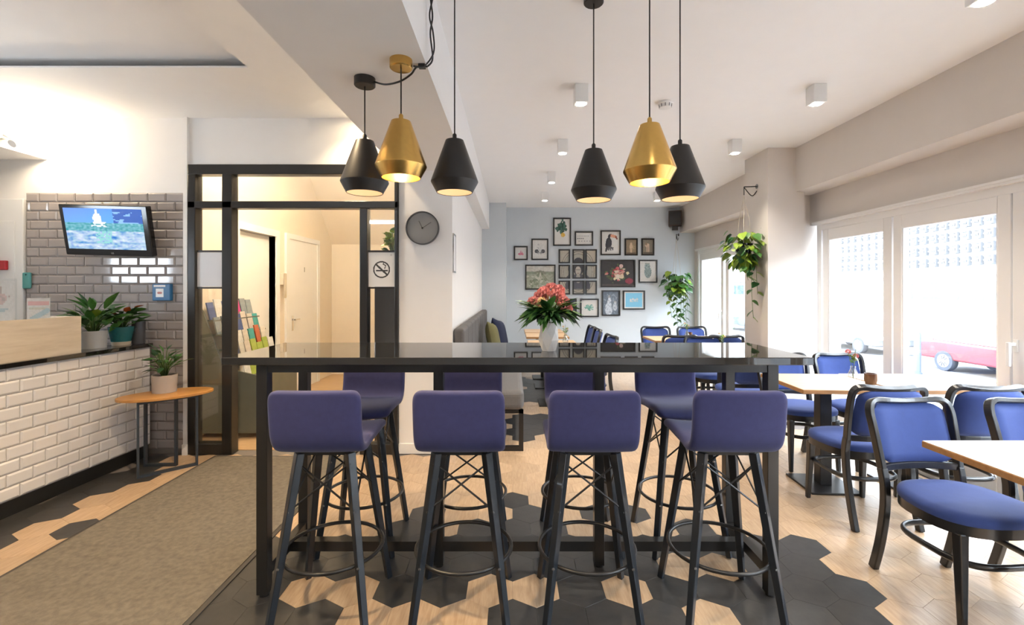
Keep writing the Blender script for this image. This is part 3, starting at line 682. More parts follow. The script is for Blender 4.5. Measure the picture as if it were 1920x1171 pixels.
back = [(-.84,2.645,PI+.03), (-.247,2.645,PI), (.385,2.645,PI), (.945,2.645,PI+.03)]
for row_, lst in ((0, front), (1, back)):
    for i, (x, y, a) in enumerate(lst):
        o = stool if (row_ == 0 and i == 0) else copy_tree(stool)
        o.location = (x, y, 0); o.rotation_euler = (0,0,a)
        tag(o, ('navy velvet bar stool facing the picture wall, %s from the doormat along the bar table' if row_ == 0 else 'navy velvet bar stool with its back to the picture wall, %s from the doormat') % ords[i], 'bar stool', 'bar stools around the bar table')

# ------------------------------------------------------------------ pendants
def pendant(x, y, zw, ceil, brass, label):
    r = empty('pendant_lamp', (x, y, zw)); tag(r, label, 'lamp', 'pendant lamps above the bar table')
    sm = M['brass'] if brass else M['lampblack']
    MB().lathe([(.016,.205),(.043,.200),(.046,.192),(.113,.004),(.1135,0),(.112,-.004),(.086,-.052),(.084,-.052),(.109,-.002),(.109,.004),(.044,.186),(.016,.196)], 48, cap0=False, cap1=False).build('shade', sm, r, 25)
    MB().lathe([(.083,-.050),(.1075,-.002),(.1075,.004),(.042,.184),(.005,.186)], 40, cap0=False).build('shade_lining', M['lampwhite'] if not brass else M['brass'], r, 40)
    MB().lathe([(.010,.20),(.010,.228),(.004,.235)], 14).build('cord_grip', sm, r, 40)
    MB().lathe([(.0,.03),(.022,.04),(.03,.058),(.022,.085),(.014,.11),(.014,.14)], 16, cap0=False).build('bulb', M['bulb' if brass else 'bulbdim'], r, 60)
    MB().tube([(0,0,.23), (0,0,ceil-zw-.03)], .0033, 6).build('cord', M['black'], r)
    MB().lathe([(.046,-.040),(.050,-.036),(.050,0)], 32).xform(Matrix.Translation((0,0,ceil-zw))).build('canopy', sm, r, 40)
    light('POINT', 'pendant_light', (x, y, zw+.015), 3.5 if brass else .15, (1,.76,.48), shadow_soft_size=.02)
pendant(-.714, 2.25, 1.935, HB, False, 'black cone pendant lamp hanging under the beam')
pendant(-.495, 2.07, 1.965, HB, True, 'brass cone pendant lamp hanging under the beam')
pendant(-.277, 2.24, 1.935, HC, False, 'black cone pendant lamp on a long cord right beside the beam')
pendant(.410, 2.33, 1.915, HC, False, 'black cone pendant lamp hanging over the flower vase side of the bar')
pendant(.602, 2.03, 1.935, HC, True, 'brass cone pendant lamp on a long cord between two black ones')
pendant(.804, 2.22, 1.90, HC, False, 'black cone pendant lamp hanging nearest the street windows')
def smooth_path(pts, n=8):
    pts = [Vector(p) for p in pts]; out = []
    for i in range(len(pts)-1):
        p0, p1, p2, p3 = pts[max(i-1,0)], pts[i], pts[i+1], pts[min(i+2,len(pts)-1)]
        for k in range(n):
            t = k/n; out.append(.5*((2*p1)+(-p0+p2)*t+(2*p0-5*p1+4*p2-p3)*t*t+(-p0+3*p1-3*p2+p3)*t**3))
    return out+[pts[-1]]
cb = empty('lamp_cable', (0,0,0)); tag(cb, 'black supply cable looping along the beam to the pendant canopies', 'cable')
m = MB(); m.tube(smooth_path([(-.664,2.24,HB-.022), (-.60,2.20,HB-.052), (-.52,2.15,HB-.06), (-.462,2.125,HB-.038), (-.435,2.12,HB-.008), (-.385,2.118,HB-.006)]), .0045, 6)
m.tube(smooth_path([(-.385,2.118,HB-.006), (-.362,2.116,HB+.03), (-.372,2.113,HB+.14), (-.362,2.113,HB+.22), (-.372,2.113,HB+.32), (-.365,2.113,HC)]), .004, 6)
m.tube(smooth_path([(-.443,2.085,HB-.02), (-.40,2.11,HB-.008), (-.356,2.105,HB+.05), (-.358,2.105,HB+.14), (-.374,2.105,HB+.22), (-.358,2.105,HB+.32), (-.37,2.105,HC)]), .004, 6)
m.build('cable', M['black'], cb, 180); MB().box(-.425,-.395,2.10,2.13,HB-.014,HB).build('cable_clip', M['black'], cb)

# ------------------------------------------------------------------ ceiling spots
LBL = {}
def downlight(x, y, label, e=20, col=(1,.89,.74)):
    r = empty('ceiling_spot', (x, y, HC)); tag(r, label, 'lamp', 'white box ceiling spots')
    MB().box(-.048, .048, -.048, .048, -.13, 0).build('housing', M['white'], r, bevel=.004)
    MB().lathe([(.036,-.133),(.036,-.129)], 20).build('lens', M['emit'], r)
    light('SPOT', 'spot_light', (x, y, HC-.14), e, col, spot_size=math.radians(110), spot_blend=.8, shadow_soft_size=.03)
ys = [3.37, 4.60, 5.87, 7.07]
for k, y in enumerate((.93, -.3)):  # spots outside the frame, added for light on floor and stool fronts
    downlight(.50, y, 'added white square ceiling spot out of frame, bench row, number %s' % ords[k]); downlight(2.21, y, 'added white square ceiling spot out of frame, window row, number %s' % ords[k])
for k, y in enumerate(ys): downlight(.50, y, 'white square ceiling spot above the bench tables, %s from the bar' % ords[k])
for k, y in enumerate([2.17]+ys): downlight(2.21, y, 'white square ceiling spot along the window side, %s from the shop front' % (['first']+['second','third','fourth','fifth'])[k])
def recessed(x, y, label, e, z=HC):
    r = empty('recessed_spot', (x, y, z)); tag(r, label, 'lamp', 'recessed warm spots')
    MB().lathe([(.05,-.012),(.055,0)], 28, cap0=False).build('ring', M['white'], r, 40); MB().lathe([(.040,-.010),(.040,-.004)], 24).build('lens', M['emitwarm'], r)
    light('SPOT', 'warm_spot_light', (x, y, z-.02), e, (1,.74,.44), spot_size=math.radians(120), spot_blend=.7, shadow_soft_size=.03)
recessed(-1.40, 2.20, 'glowing recessed ceiling spot beside the tray ceiling', 42)
recessed(-1.30, 3.80, 'glowing recessed ceiling spot above the steel doorway frame', 9)
recessed(-1.40, .6, 'added recessed ceiling spot above the mat, out of frame', 55)  # unseen warm spot, added to light the floor from behind the view
ws = empty('wall_spot', (-4.0, 3.62, 2.62)); tag(ws, 'bright adjustable spot on the bulkhead above the counter', 'lamp')
MB().box(0,.03,-.03,.03,-.03,.03).build('mount', M['white'], ws, bevel=.004); MB().tube([(.03,0,0),(.07,.03,-.03)], .006, 8).build('arm', M['white'], ws)
MB().lathe([(.03,-.05),(.03,.05)], 20, cap1=True).xform(Matrix.Translation((.09,.05,-.04)) @ Matrix.Rotation(-1.0,4,'X')).build('head', M['white'], ws, 40)
MB().lathe([(.026,.0505),(.026,.053)], 20).xform(Matrix.Translation((.09,.05,-.04)) @ Matrix.Rotation(-1.0,4,'X')).build('lens', M['emitwarm'], ws)
light('POINT', 'wall_spot_light', (-3.88, 3.72, 2.60), 4.5, (1,.80,.55), shadow_soft_size=.04)
sd = empty('smoke_detector', (1.21, 3.66, HC)); tag(sd, 'round white smoke detector on the ceiling', 'smoke detector')
MB().lathe([(.03,-.05),(.045,-.045),(.05,-.02),(.06,-.015),(.06,0)], 24).build('body', M['white'], sd, 40)
m = MB()
for a in range(10): m.bar((.047*math.cos(a*.628), .047*math.sin(a*.628), -.042), (.051*math.cos(a*.628), .051*math.sin(a*.628), -.02), .006, .003)
m.build('vents', M['clockface'], sd)

# ------------------------------------------------------------------ bouquet on the bar
bq = empty('flower_vase', (.184, 2.325, 1.1105)); tag(bq, 'faceted white vase with a pink bouquet on the black bar table', 'vase')
m = MB(); prof = [(.036,0),(.052,.055),(.046,.10),(.042,.14)]; n = 7; vs = []; fs = []
for j, (r_, z) in enumerate(prof):
    for i in range(n): a = 2*PI*(i+.5*(j % 2))/n; vs.append((r_*math.cos(a), r_*math.sin(a), z))
for j in range(len(prof)-1):
    for i in range(n):
        k = (i+1) % n
        if j % 2 == 0: fs += [(j*n+i, j*n+k, (j+1)*n+i), (j*n+k, (j+1)*n+k, (j+1)*n+i)]
        else: fs += [(j*n+i, j*n+k, (j+1)*n+k), (j*n+i, (j+1)*n+k, (j+1)*n+i)]
fs.append(tuple(range(n))[::-1]); m.add(vs, fs); m.build('vase', M['vasewhite'], bq)
for i in range(150):
    a = random.uniform(0, 2*PI); el = random.uniform(-.35, .9); d = Vector((math.cos(a), math.sin(a), el))
    add_leaf(bq, random.choice(['fern','fern','fernl','g','d']), Vector((0,0,.15)) + Vector((d.x*.05, d.y*.05, .02+.04*random.random())), d, random.uniform(.09,.135))
def bloom(name, m_, r_, n=26):
    m = MB()
    for i in range(n):
        t = i*2.4; ph_ = math.acos(1-1.5*(i+.5)/n); d = Vector((math.sin(ph_)*math.cos(t), math.sin(ph_)*math.sin(t), math.cos(ph_)))
        s = d.cross(Vector((0,0,1))) if abs(d.z) < .95 else Vector((1,0,0)); s.normalize(); u = s.cross(d)
        c = d*r_*.8; w_ = r_*.35
        m.add([c-s*w_*.6, c+d*r_*.12+u*w_-s*w_*.2, c+d*r_*.3+s*w_*.1, c+d*r_*.1-u*w_+s*w_*.6, c*.4], [(0,1,2,3),(4,1,0),(4,3,2),(4,0,3),(4,2,1)])
    return m.mesh(name, m_)
bl = {k: bloom('bloom', M[k], r_) for k, r_ in (('petalp',.034),('petalw',.022))}
for k, p in [('petalp',(.045,-.03,.265)),('petalp',(.085,-.02,.225)),('petalp',(.06,.03,.285)),('petalp',(-.03,-.02,.275)),('petalp',(.015,.03,.295)),('petalp',(-.05,.03,.255)),('petalp',(.08,.05,.24)),('petalp',(-.09,-.02,.225)),('petalp',(.095,-.04,.2)),
             ('petalw',(-.045,-.055,.235)),('petalw',(-.015,-.06,.215)),('petalw',(-.07,-.03,.215)),('petalw',(-.02,.05,.25))]:
    part('bloom', bl[k], bq, (p[0]*.85, p[1]*.85, p[2]+.012), Euler((random.uniform(-.3,.3), random.uniform(-.3,.3), random.uniform(0,6))))
m = MB()
for i in range(14):
    a = i*2.4; m.tube([(0,0,.10), (.05*math.cos(a), .05*math.sin(a), .20), (.09*math.cos(a), .09*math.sin(a), .26)], .0022, 5)
m.build('stems', M['stem'], bq)

# ------------------------------------------------------------------ bench with cushions
bn = empty('banquette', (-.515, 4.03, 0)); tag(bn, 'long grey upholstered banquette with channelled back on black sled frame', 'bench')
BL = 3.7
MB().box(.10, .62, 0, BL, .36, .53).build('seat_cushion', M['greyfab'], bn, bevel=.05, seg=4)
nb_ = 9; seg = BL/nb_
bmesh_ = MB().box(.003, .10, 0.003, seg-.003, .36, 1.075).mesh('back_panel', M['greyfab'])
for k in range(nb_):
    o = part('back_panel', bmesh_, bn, (0, k*seg, 0)); b_ = o.modifiers.new('bevel','BEVEL'); b_.width = .028; b_.segments = 3
for y in (.03, BL/2, BL-.07):
    m = MB()
    for x in (.06, .575): m.box(x, x+.04, y, y+.04, .04, .36)
    m.box(.06, .615, y, y+.04, 0, .04); m.box(.06, .615, y, y+.04, .33, .36)
    m.build('sled_leg', M['black'], bn)
def cushion(name, m_, loc, rot, label, s=.43):
    N = 12; vs = []; fs = []
    for sgn in (1,-1):
        for j in range(N+1):
            for i in range(N+1):
                u, v = -1+2*i/N, -1+2*j/N; t = (1-u**4)*(1-v**4)
                pin = 1-.06*(u*u*(1-v*v)+v*v*(1-u*u))*0 - .05*(1-abs(u*v))
                vs.append((u*s/2*pin, sgn*(.005+.07*t**.6), v*s/2*pin))
    n1 = (N+1)**2
    for b in (0, n1):
        for j in range(N):
            for i in range(N): q = b+j*(N+1)+i; f = (q, q+1, q+N+2, q+N+1); fs.append(f if b else f[::-1])
    rim = [i for i in range(N+1)] + [j*(N+1)+N for j in range(1,N+1)] + [N*(N+1)+i for i in range(N-1,-1,-1)] + [j*(N+1) for j in range(N-1,0,-1)]
    for a, b in zip(rim, rim[1:]+rim[:1]): fs.append((a, b, b+n1, a+n1))
    m = MB(); m.add(vs, fs); o = m.build(name, m_, None, 180); o.location = loc; o.rotation_euler = rot; tag(o, label, 'cushion')
cushion('cushion', M['olive'], (-.24, 5.95, .775), (math.radians(-12), math.radians(7), PI/2-.1), 'olive green cushion leaning on the banquette')
cushion('cushion', M['navy'], (-.17, 6.42, .785), (math.radians(-14), math.radians(10), PI/2-.25), 'dark navy cushion leaning on the banquette')

# ------------------------------------------------------------------ cafe chairs
def se(a, rx, ry, p=2.6):
    c, s = math.cos(a), math.sin(a); return (rx*math.copysign(abs(c)**(2/p), c), ry*math.copysign(abs(s)**(2/p), s))
def make_chair():
    r = empty('cafe_chair')
    n = 36; vs = []; fs = []
    pr = [(.99,.438),(1.0,.447),(1.0,.462),(.97,.474),(.85,.484),(.5,.488)]
    for (k, z) in pr:
        for i in range(n):
            x, y = se(2*PI*i/n, .228*k, .215*k); x *= 1+.06*(y/.215); vs.append((x, y, z))
    for j in range(len(pr)-1):
        for i in range(n): q = (i+1) % n; fs.append((j*n+i, j*n+q, (j+1)*n+q, (j+1)*n+i))
    fs.append(tuple(range(n))[::-1]); fs.append(tuple(range((len(pr)-1)*n, len(pr)*n)))
    m = MB(); m.add(vs, fs); m.build('seat_cushion', M['blue'], r, 50)
    m = MB(); vs = []; 
    for (k, z) in ((1.0,.395),(1.0,.438)):
        for i in range(n):
            x, y = se(2*PI*i/n, .225*k, .212*k); x *= 1+.06*(y/.215); vs.append((x, y, z))
    m.add(vs, [tuple(range(n))[::-1], tuple(range(n,2*n))]+[(i,(i+1)%n,n+(i+1)%n,n+i) for i in range(n)]); m.build('seat_frame', M['blackwood'], r, 50)
    for s in (-1, 1):
        MB().bar((.185*s,.17,0), (.175*s,.15,.40), .026, .026, (0,1,0), .042, .042).build('front_leg', M['blackwood'], r, bevel=.006)
        MB().tube(smooth_path([(.19*s,-.275,0),(.19*s,-.235,.15),(.192*s,-.205,.32),(.195*s,-.200,.45),(.197*s,-.215,.53)],5), .026, 4, sq=(1.05,.85)).build('rear_leg', M['blackwood'], r, bevel=.005)
    pts = [(-.197,-.213,.52),(-.204,-.232,.62),(-.210,-.256,.73),(-.212,-.272,.79),(-.200,-.284,.832),(-.165,-.294,.848),(-.09,-.306,.842),(0,-.311,.838)]
    pts = pts + [(-x,y,z) for x,y,z in pts[-2::-1]]
    MB().tube(smooth_path(pts,4), .024, 4, sq=(1.1,.72)).build('back_frame', M['blackwood'], r, bevel=.004)
    MB().tube(smooth_path([(-.197,-.214,.53),(-.1,-.238,.532),(0,-.246,.533),(.1,-.238,.532),(.197,-.214,.53)],4), .022, 4, sq=(1.1,.75)).build('lower_rail', M['blackwood'], r, bevel=.004)
    N = 12; vs = []; fs = []
    for sg in (1, -1):
        for j in range(N+1):
            for i in range(N+1):
                u, v = -1+2*i/N, -1+2*j/N
                e = max(0, 1-max(abs(u),abs(v))**8)
                cu_ = u*(1 - .10*max(0,abs(v)-.75)/.25*max(0,abs(u)-.75)/.25); cv = v*(1 - .14*max(0,abs(u)-.75)/.25*max(0,abs(v)-.75)/.25)
                x = cu_*.190; z = .688+cv*.140; y = -.222 - (z-.55)*.27 - .028*(1-u*u) + sg*(.004+.020*e**.5)
                vs.append((x, y, z))
    n1 = (N+1)**2
    for b in (0, n1):
        for j in range(N):
            for i in range(N): q = b+j*(N+1)+i; fs.append((q,q+1,q+N+2,q+N+1))
    rim = [i for i in range(N+1)]+[j*(N+1)+N for j in range(1,N+1)]+[N*(N+1)+i for i in range(N-1,-1,-1)]+[j*(N+1) for j in range(N-1,0,-1)]
    for a, b in zip(rim, rim[1:]+rim[:1]): fs.append((a,b,b+n1,a+n1))
    m = MB(); m.add(vs, fs); m.build('back_pad', M['blue'], r, 60)
    MB().tube([(*se(2*PI*i/32, .182, .19, 3.2), .27) for i in range(32)], .011, 8, closed=True, sq=(1.3,.9)).build('stretcher_ring', M['blackwood'], r, 180)
    return r
chair = make_chair(); first = [True]
def put_chair(x, y, a, label, group):
    o = chair if first[0] else copy_tree(chair); first[0] = False
    o.location = (x, y, 0); o.rotation_euler = (0,0,a); tag(o, label, 'chair', group); return o
def make_table(name, wx, wy):
    r = empty(name)
    MB().box(-wx/2, wx/2, -wy/2, wy/2, .722, .748).build('table_top', M['oakedge'], r, bevel=.002)
    MB().box(-wx/2+.002, wx/2-.002, -wy/2+.002, wy/2-.002, .748, .7505).build('top_veneer', M['oak'], r)
    MB().box(-.04, .04, -.04, .04, .015, .70).build('post', M['black'], r, bevel=.003); MB().box(-.16, .16, -.16, .16, .70, .722).build('top_bracket', M['black'], r)
    MB().box(-.172, .172, -.172, .172, 0, .015).build('base_plate', M['black'], r, bevel=.003)
    return r
tbl = make_table('cafe_table', .60, .60); tf = [True]
def put_table(x, y, a, label, group):
    o = tbl if tf[0] else copy_tree(tbl); tf[0] = False
    o.location = (x, y, 0); o.rotation_euler = (0,0,a); tag(o, label, 'table', group); return o
G1 = 'square oak cafe tables'
put_table(2.25, 3.36, -.06, 'oak cafe table with two small vases on it, by the near street window', G1)
put_table(2.87, 3.36, -.02, 'oak cafe table touching the near street window, joined to the one with vases', G1)
put_table(2.11, 1.75, 0, 'oak cafe table nearest the shop front, its bare corner beside the near chairs', G1)
put_table(2.72, 1.75, 0, 'oak cafe table against the window nearest the shop front', G1)
put_table(2.20, 4.85, 0, 'oak cafe table standing beside the pillar', G1)
put_table(2.15, 6.28, 0, 'oak cafe table in front of the far window, on the bench side', G1)
put_table(2.77, 6.28, 0, 'oak cafe table right against the far street window', G1)
for k, y in enumerate((5.75, 6.75, 7.42)): put_table(.50, y, 0, 'oak cafe table along the grey banquette, %s from the bar' % ords[k], G1)
G2 = 'blue padded cafe chairs'
put_chair(2.20, 2.99, 0, 'blue cafe chair at the table with vases, its back to the shop front', G2)
put_chair(2.80, 2.99, -.05, 'blue cafe chair close to the near window, its back to the shop front', G2)
put_chair(2.35, 3.77, PI, 'blue cafe chair across the table with vases, facing the shop front', G2)
put_chair(2.86, 3.78, PI+.05, 'blue cafe chair beside the near window, facing the shop front', G2)
put_chair(2.045, 2.10, PI+.04, 'blue cafe chair tucked under the bare table corner nearest the shop front', G2)
put_chair(2.655, 2.10, PI+.04, 'blue cafe chair under the window-side table nearest the shop front', G2)
put_chair(2.22, 4.47, 0, 'blue cafe chair at the pillar table, its back to the shop front', G2)
put_chair(2.26, 5.22, PI, 'blue cafe chair at the pillar table, facing the shop front', G2)
put_chair(2.05, 5.92, 0, 'blue cafe chair at the far window tables, back to the shop front, bench side', G2)
put_chair(2.60, 5.92, 0, 'blue cafe chair at the far window tables, back to the shop front, window side', G2)
put_chair(2.14, 6.65, PI, 'blue cafe chair at the far window tables, facing the shop front, bench side', G2)
put_chair(2.68, 6.65, PI, 'blue cafe chair at the far window tables, facing the shop front, window side', G2)
for k, (y, a) in enumerate(((5.62,.12), (6.55,.0), (7.05,.05))): put_chair(.93, y, PI/2+a, 'blue cafe chair opposite the grey banquette, %s from the bar' % ords[k], G2)
# table vases
def small_vase(x, y, label, key='petalw', h=.10):
    r = empty('bud_vase', (x, y, .751)); tag(r, label, 'vase')
    MB().lathe([(.03,0),(.038,.02),(.03,.055),(.016,h*.85),(.018,h),(.016,h),(.014,h*.85),(.026,.055),(.034,.02),(.026,.006)], 20, cap1=True).build('glass_body', M['vase_glass'], r, 60)
    m = MB(); tops = []
    for i in range(3):
        a = i*2.1+.4; t = Vector((.03*math.cos(a), .03*math.sin(a), h+.07+.03*i)); m.tube([(0,0,.02), (t.x*.3,t.y*.3,h), t], .0018, 5); tops.append(t)
    m.build('stems', M['stem'], r)
    for t in tops[:2]: part('bloom', bl[key], r, t, Euler((.2,.1,0)), .55)
    for i in range(9): a = random.uniform(0,6.28); add_leaf(r, random.choice(['g','l']), (0,0,h+.02+.006*i), (math.cos(a), math.sin(a), .8), .05)
small_vase(2.47, 3.36, 'small glass vase with a pink flower on the near window table', 'petalp', .11)
small_vase(.66, 5.74, 'small vase with peach blossoms on the table by the banquette')
small_vase(2.19, 4.83, 'small glass vase with a yellow blossom on the pillar table')
small_vase(2.36, 6.26, 'small vase with a single stem on the far window table')
def candle(x, y, label):
    r = empty('candle_glass', (x, y, .751)); tag(r, label, 'candle holder')
    MB().lathe([(.032,0),(.04,.03),(.038,.075),(.034,.075),(.035,.03),(.028,.008)], 20).build('glass', M['amber'], r, 50); MB().lathe([(.027,.009),(.027,.035)], 16).build('candle', M['potcream'], r)
candle(2.52, 3.26, 'dark amber candle glass beside the vase on the near window table'); candle(2.42, 6.33, 'dark amber candle glass on the far window table')

# ------------------------------------------------------------------ hanging plants, speaker
def hanging(name, anchor, hook, potz, n, R, trails, label, keys, size):
    r = empty(name, (hook[0], hook[1], potz)); tag(r, label, 'hanging plant')
    h = Vector(hook)-Vector(r.location); a = Vector(anchor)-Vector(r.location)
    m = MB(); m.tube([a, h], .006, 8); m.tube(smooth_path([a+Vector((0,0,-.05)), a*.6+h*.4+Vector((0,0,-.10)), h+Vector((0,0,-.005))]), .005, 6); m.tube([h, h+Vector((0,0,-.09))], .005, 6)
    m.lathe([(.025,-.004),(.025,.004)], 14); nv = 28; m.v[-nv:] = [tuple(a+Vector((p[2],p[0],p[1]))) for p in m.v[-nv:]]; m.build('wall_bracket', M['black'], r, 60)
    m = MB()
    for k in range(3): q = k*2.1; m.tube([h+Vector((0,0,-.09)), Vector((.06*math.cos(q),.06*math.sin(q),.30)), Vector((.085*math.cos(q),.085*math.sin(q),.05))], .003, 5)
    m.build('cords', M['rope'], r, 180)
    MB().lathe([(.05,-.09),(.085,-.02),(.09,.05),(.082,.05),(.05,-.06)], 24).build('pot', M['tvblack'], r, 50)
    for i in range(n):
        q = random.uniform(0, 2*PI); el = random.uniform(-1.25, .75); rr = R*random.uniform(.55,1)
        p = Vector((rr*math.cos(q)*math.cos(el), rr*math.sin(q)*math.cos(el)*.9, .04+rr*1.15*math.sin(el)))
        d = Vector((p.x, p.y, -abs(p.z)*.3-.08)); add_leaf(r, random.choice(keys), p, d, size*random.uniform(.7,1.2))
    m = MB()
    for (tx, ty, L_) in trails:
        path = smooth_path([(tx*.5,ty*.5,.04), (tx,ty,-.10), (tx*1.05,ty,-L_*.6), (tx*.95+.02,ty,-L_)], 6); m.tube(path, .0025, 5)
        nl = int(L_/.075)
        for i in range(nl): p = path[min(len(path)-1, int((i+1)*len(path)/(nl+.5)))]; s = 1 if i % 2 else -1; add_leaf(r, random.choice(keys), p, (s, random.uniform(-.6,.2), -.7), size*random.uniform(.75,1))
    m.build('trailing_stems', M['stem'], r)
hanging('hanging_plant', (2.67, 5.06, 2.535), (2.53, 5.06, 2.53), 1.86, 120, .22, [(.02,-.12,.75), (-.06,-.16,.35), (.08,-.1,.5)], 'lime green pothos hanging from a black bracket on the pillar', ['hg','hl','hl','hd'], .10)
hanging('hanging_plant', (3.00, 8.36, 2.39), (2.87, 8.10, 2.37), 1.52, 80, .24, [(-.05,-.15,.75), (-.14,-.1,.6), (.02,-.18,.55), (.12,-.1,.8), (-.2,-.12,.3), (.06,-.16,.7), (-.10,-.17,.45), (.16,-.05,.5), (0,-.2,.85), (-.07,-.2,.65)], 'trailing green plant hanging in the corner by the far window', ['hg','hg','hl','hd'], .115)
sp = empty('loudspeaker', (2.90, 8.25, 2.66), -.35); tag(sp, 'dark brown loudspeaker mounted high in the corner', 'speaker')
MB().box(-.11, .11, -.09, .09, -.13, .14).build('cabinet', M['speaker'], sp, bevel=.01); MB().box(-.095, .095, -.096, -.09, -.115, .125).build('grille', M['black'], sp, bevel=.004)
MB().box(-.05, .05, -.05, .05, -.20, -.13).build('mount', M['black'], sp, bevel=.006); MB().bar((0,0,-.17), (.02,.14,-.17), .03, .03).build('wall_arm', M['black'], sp)

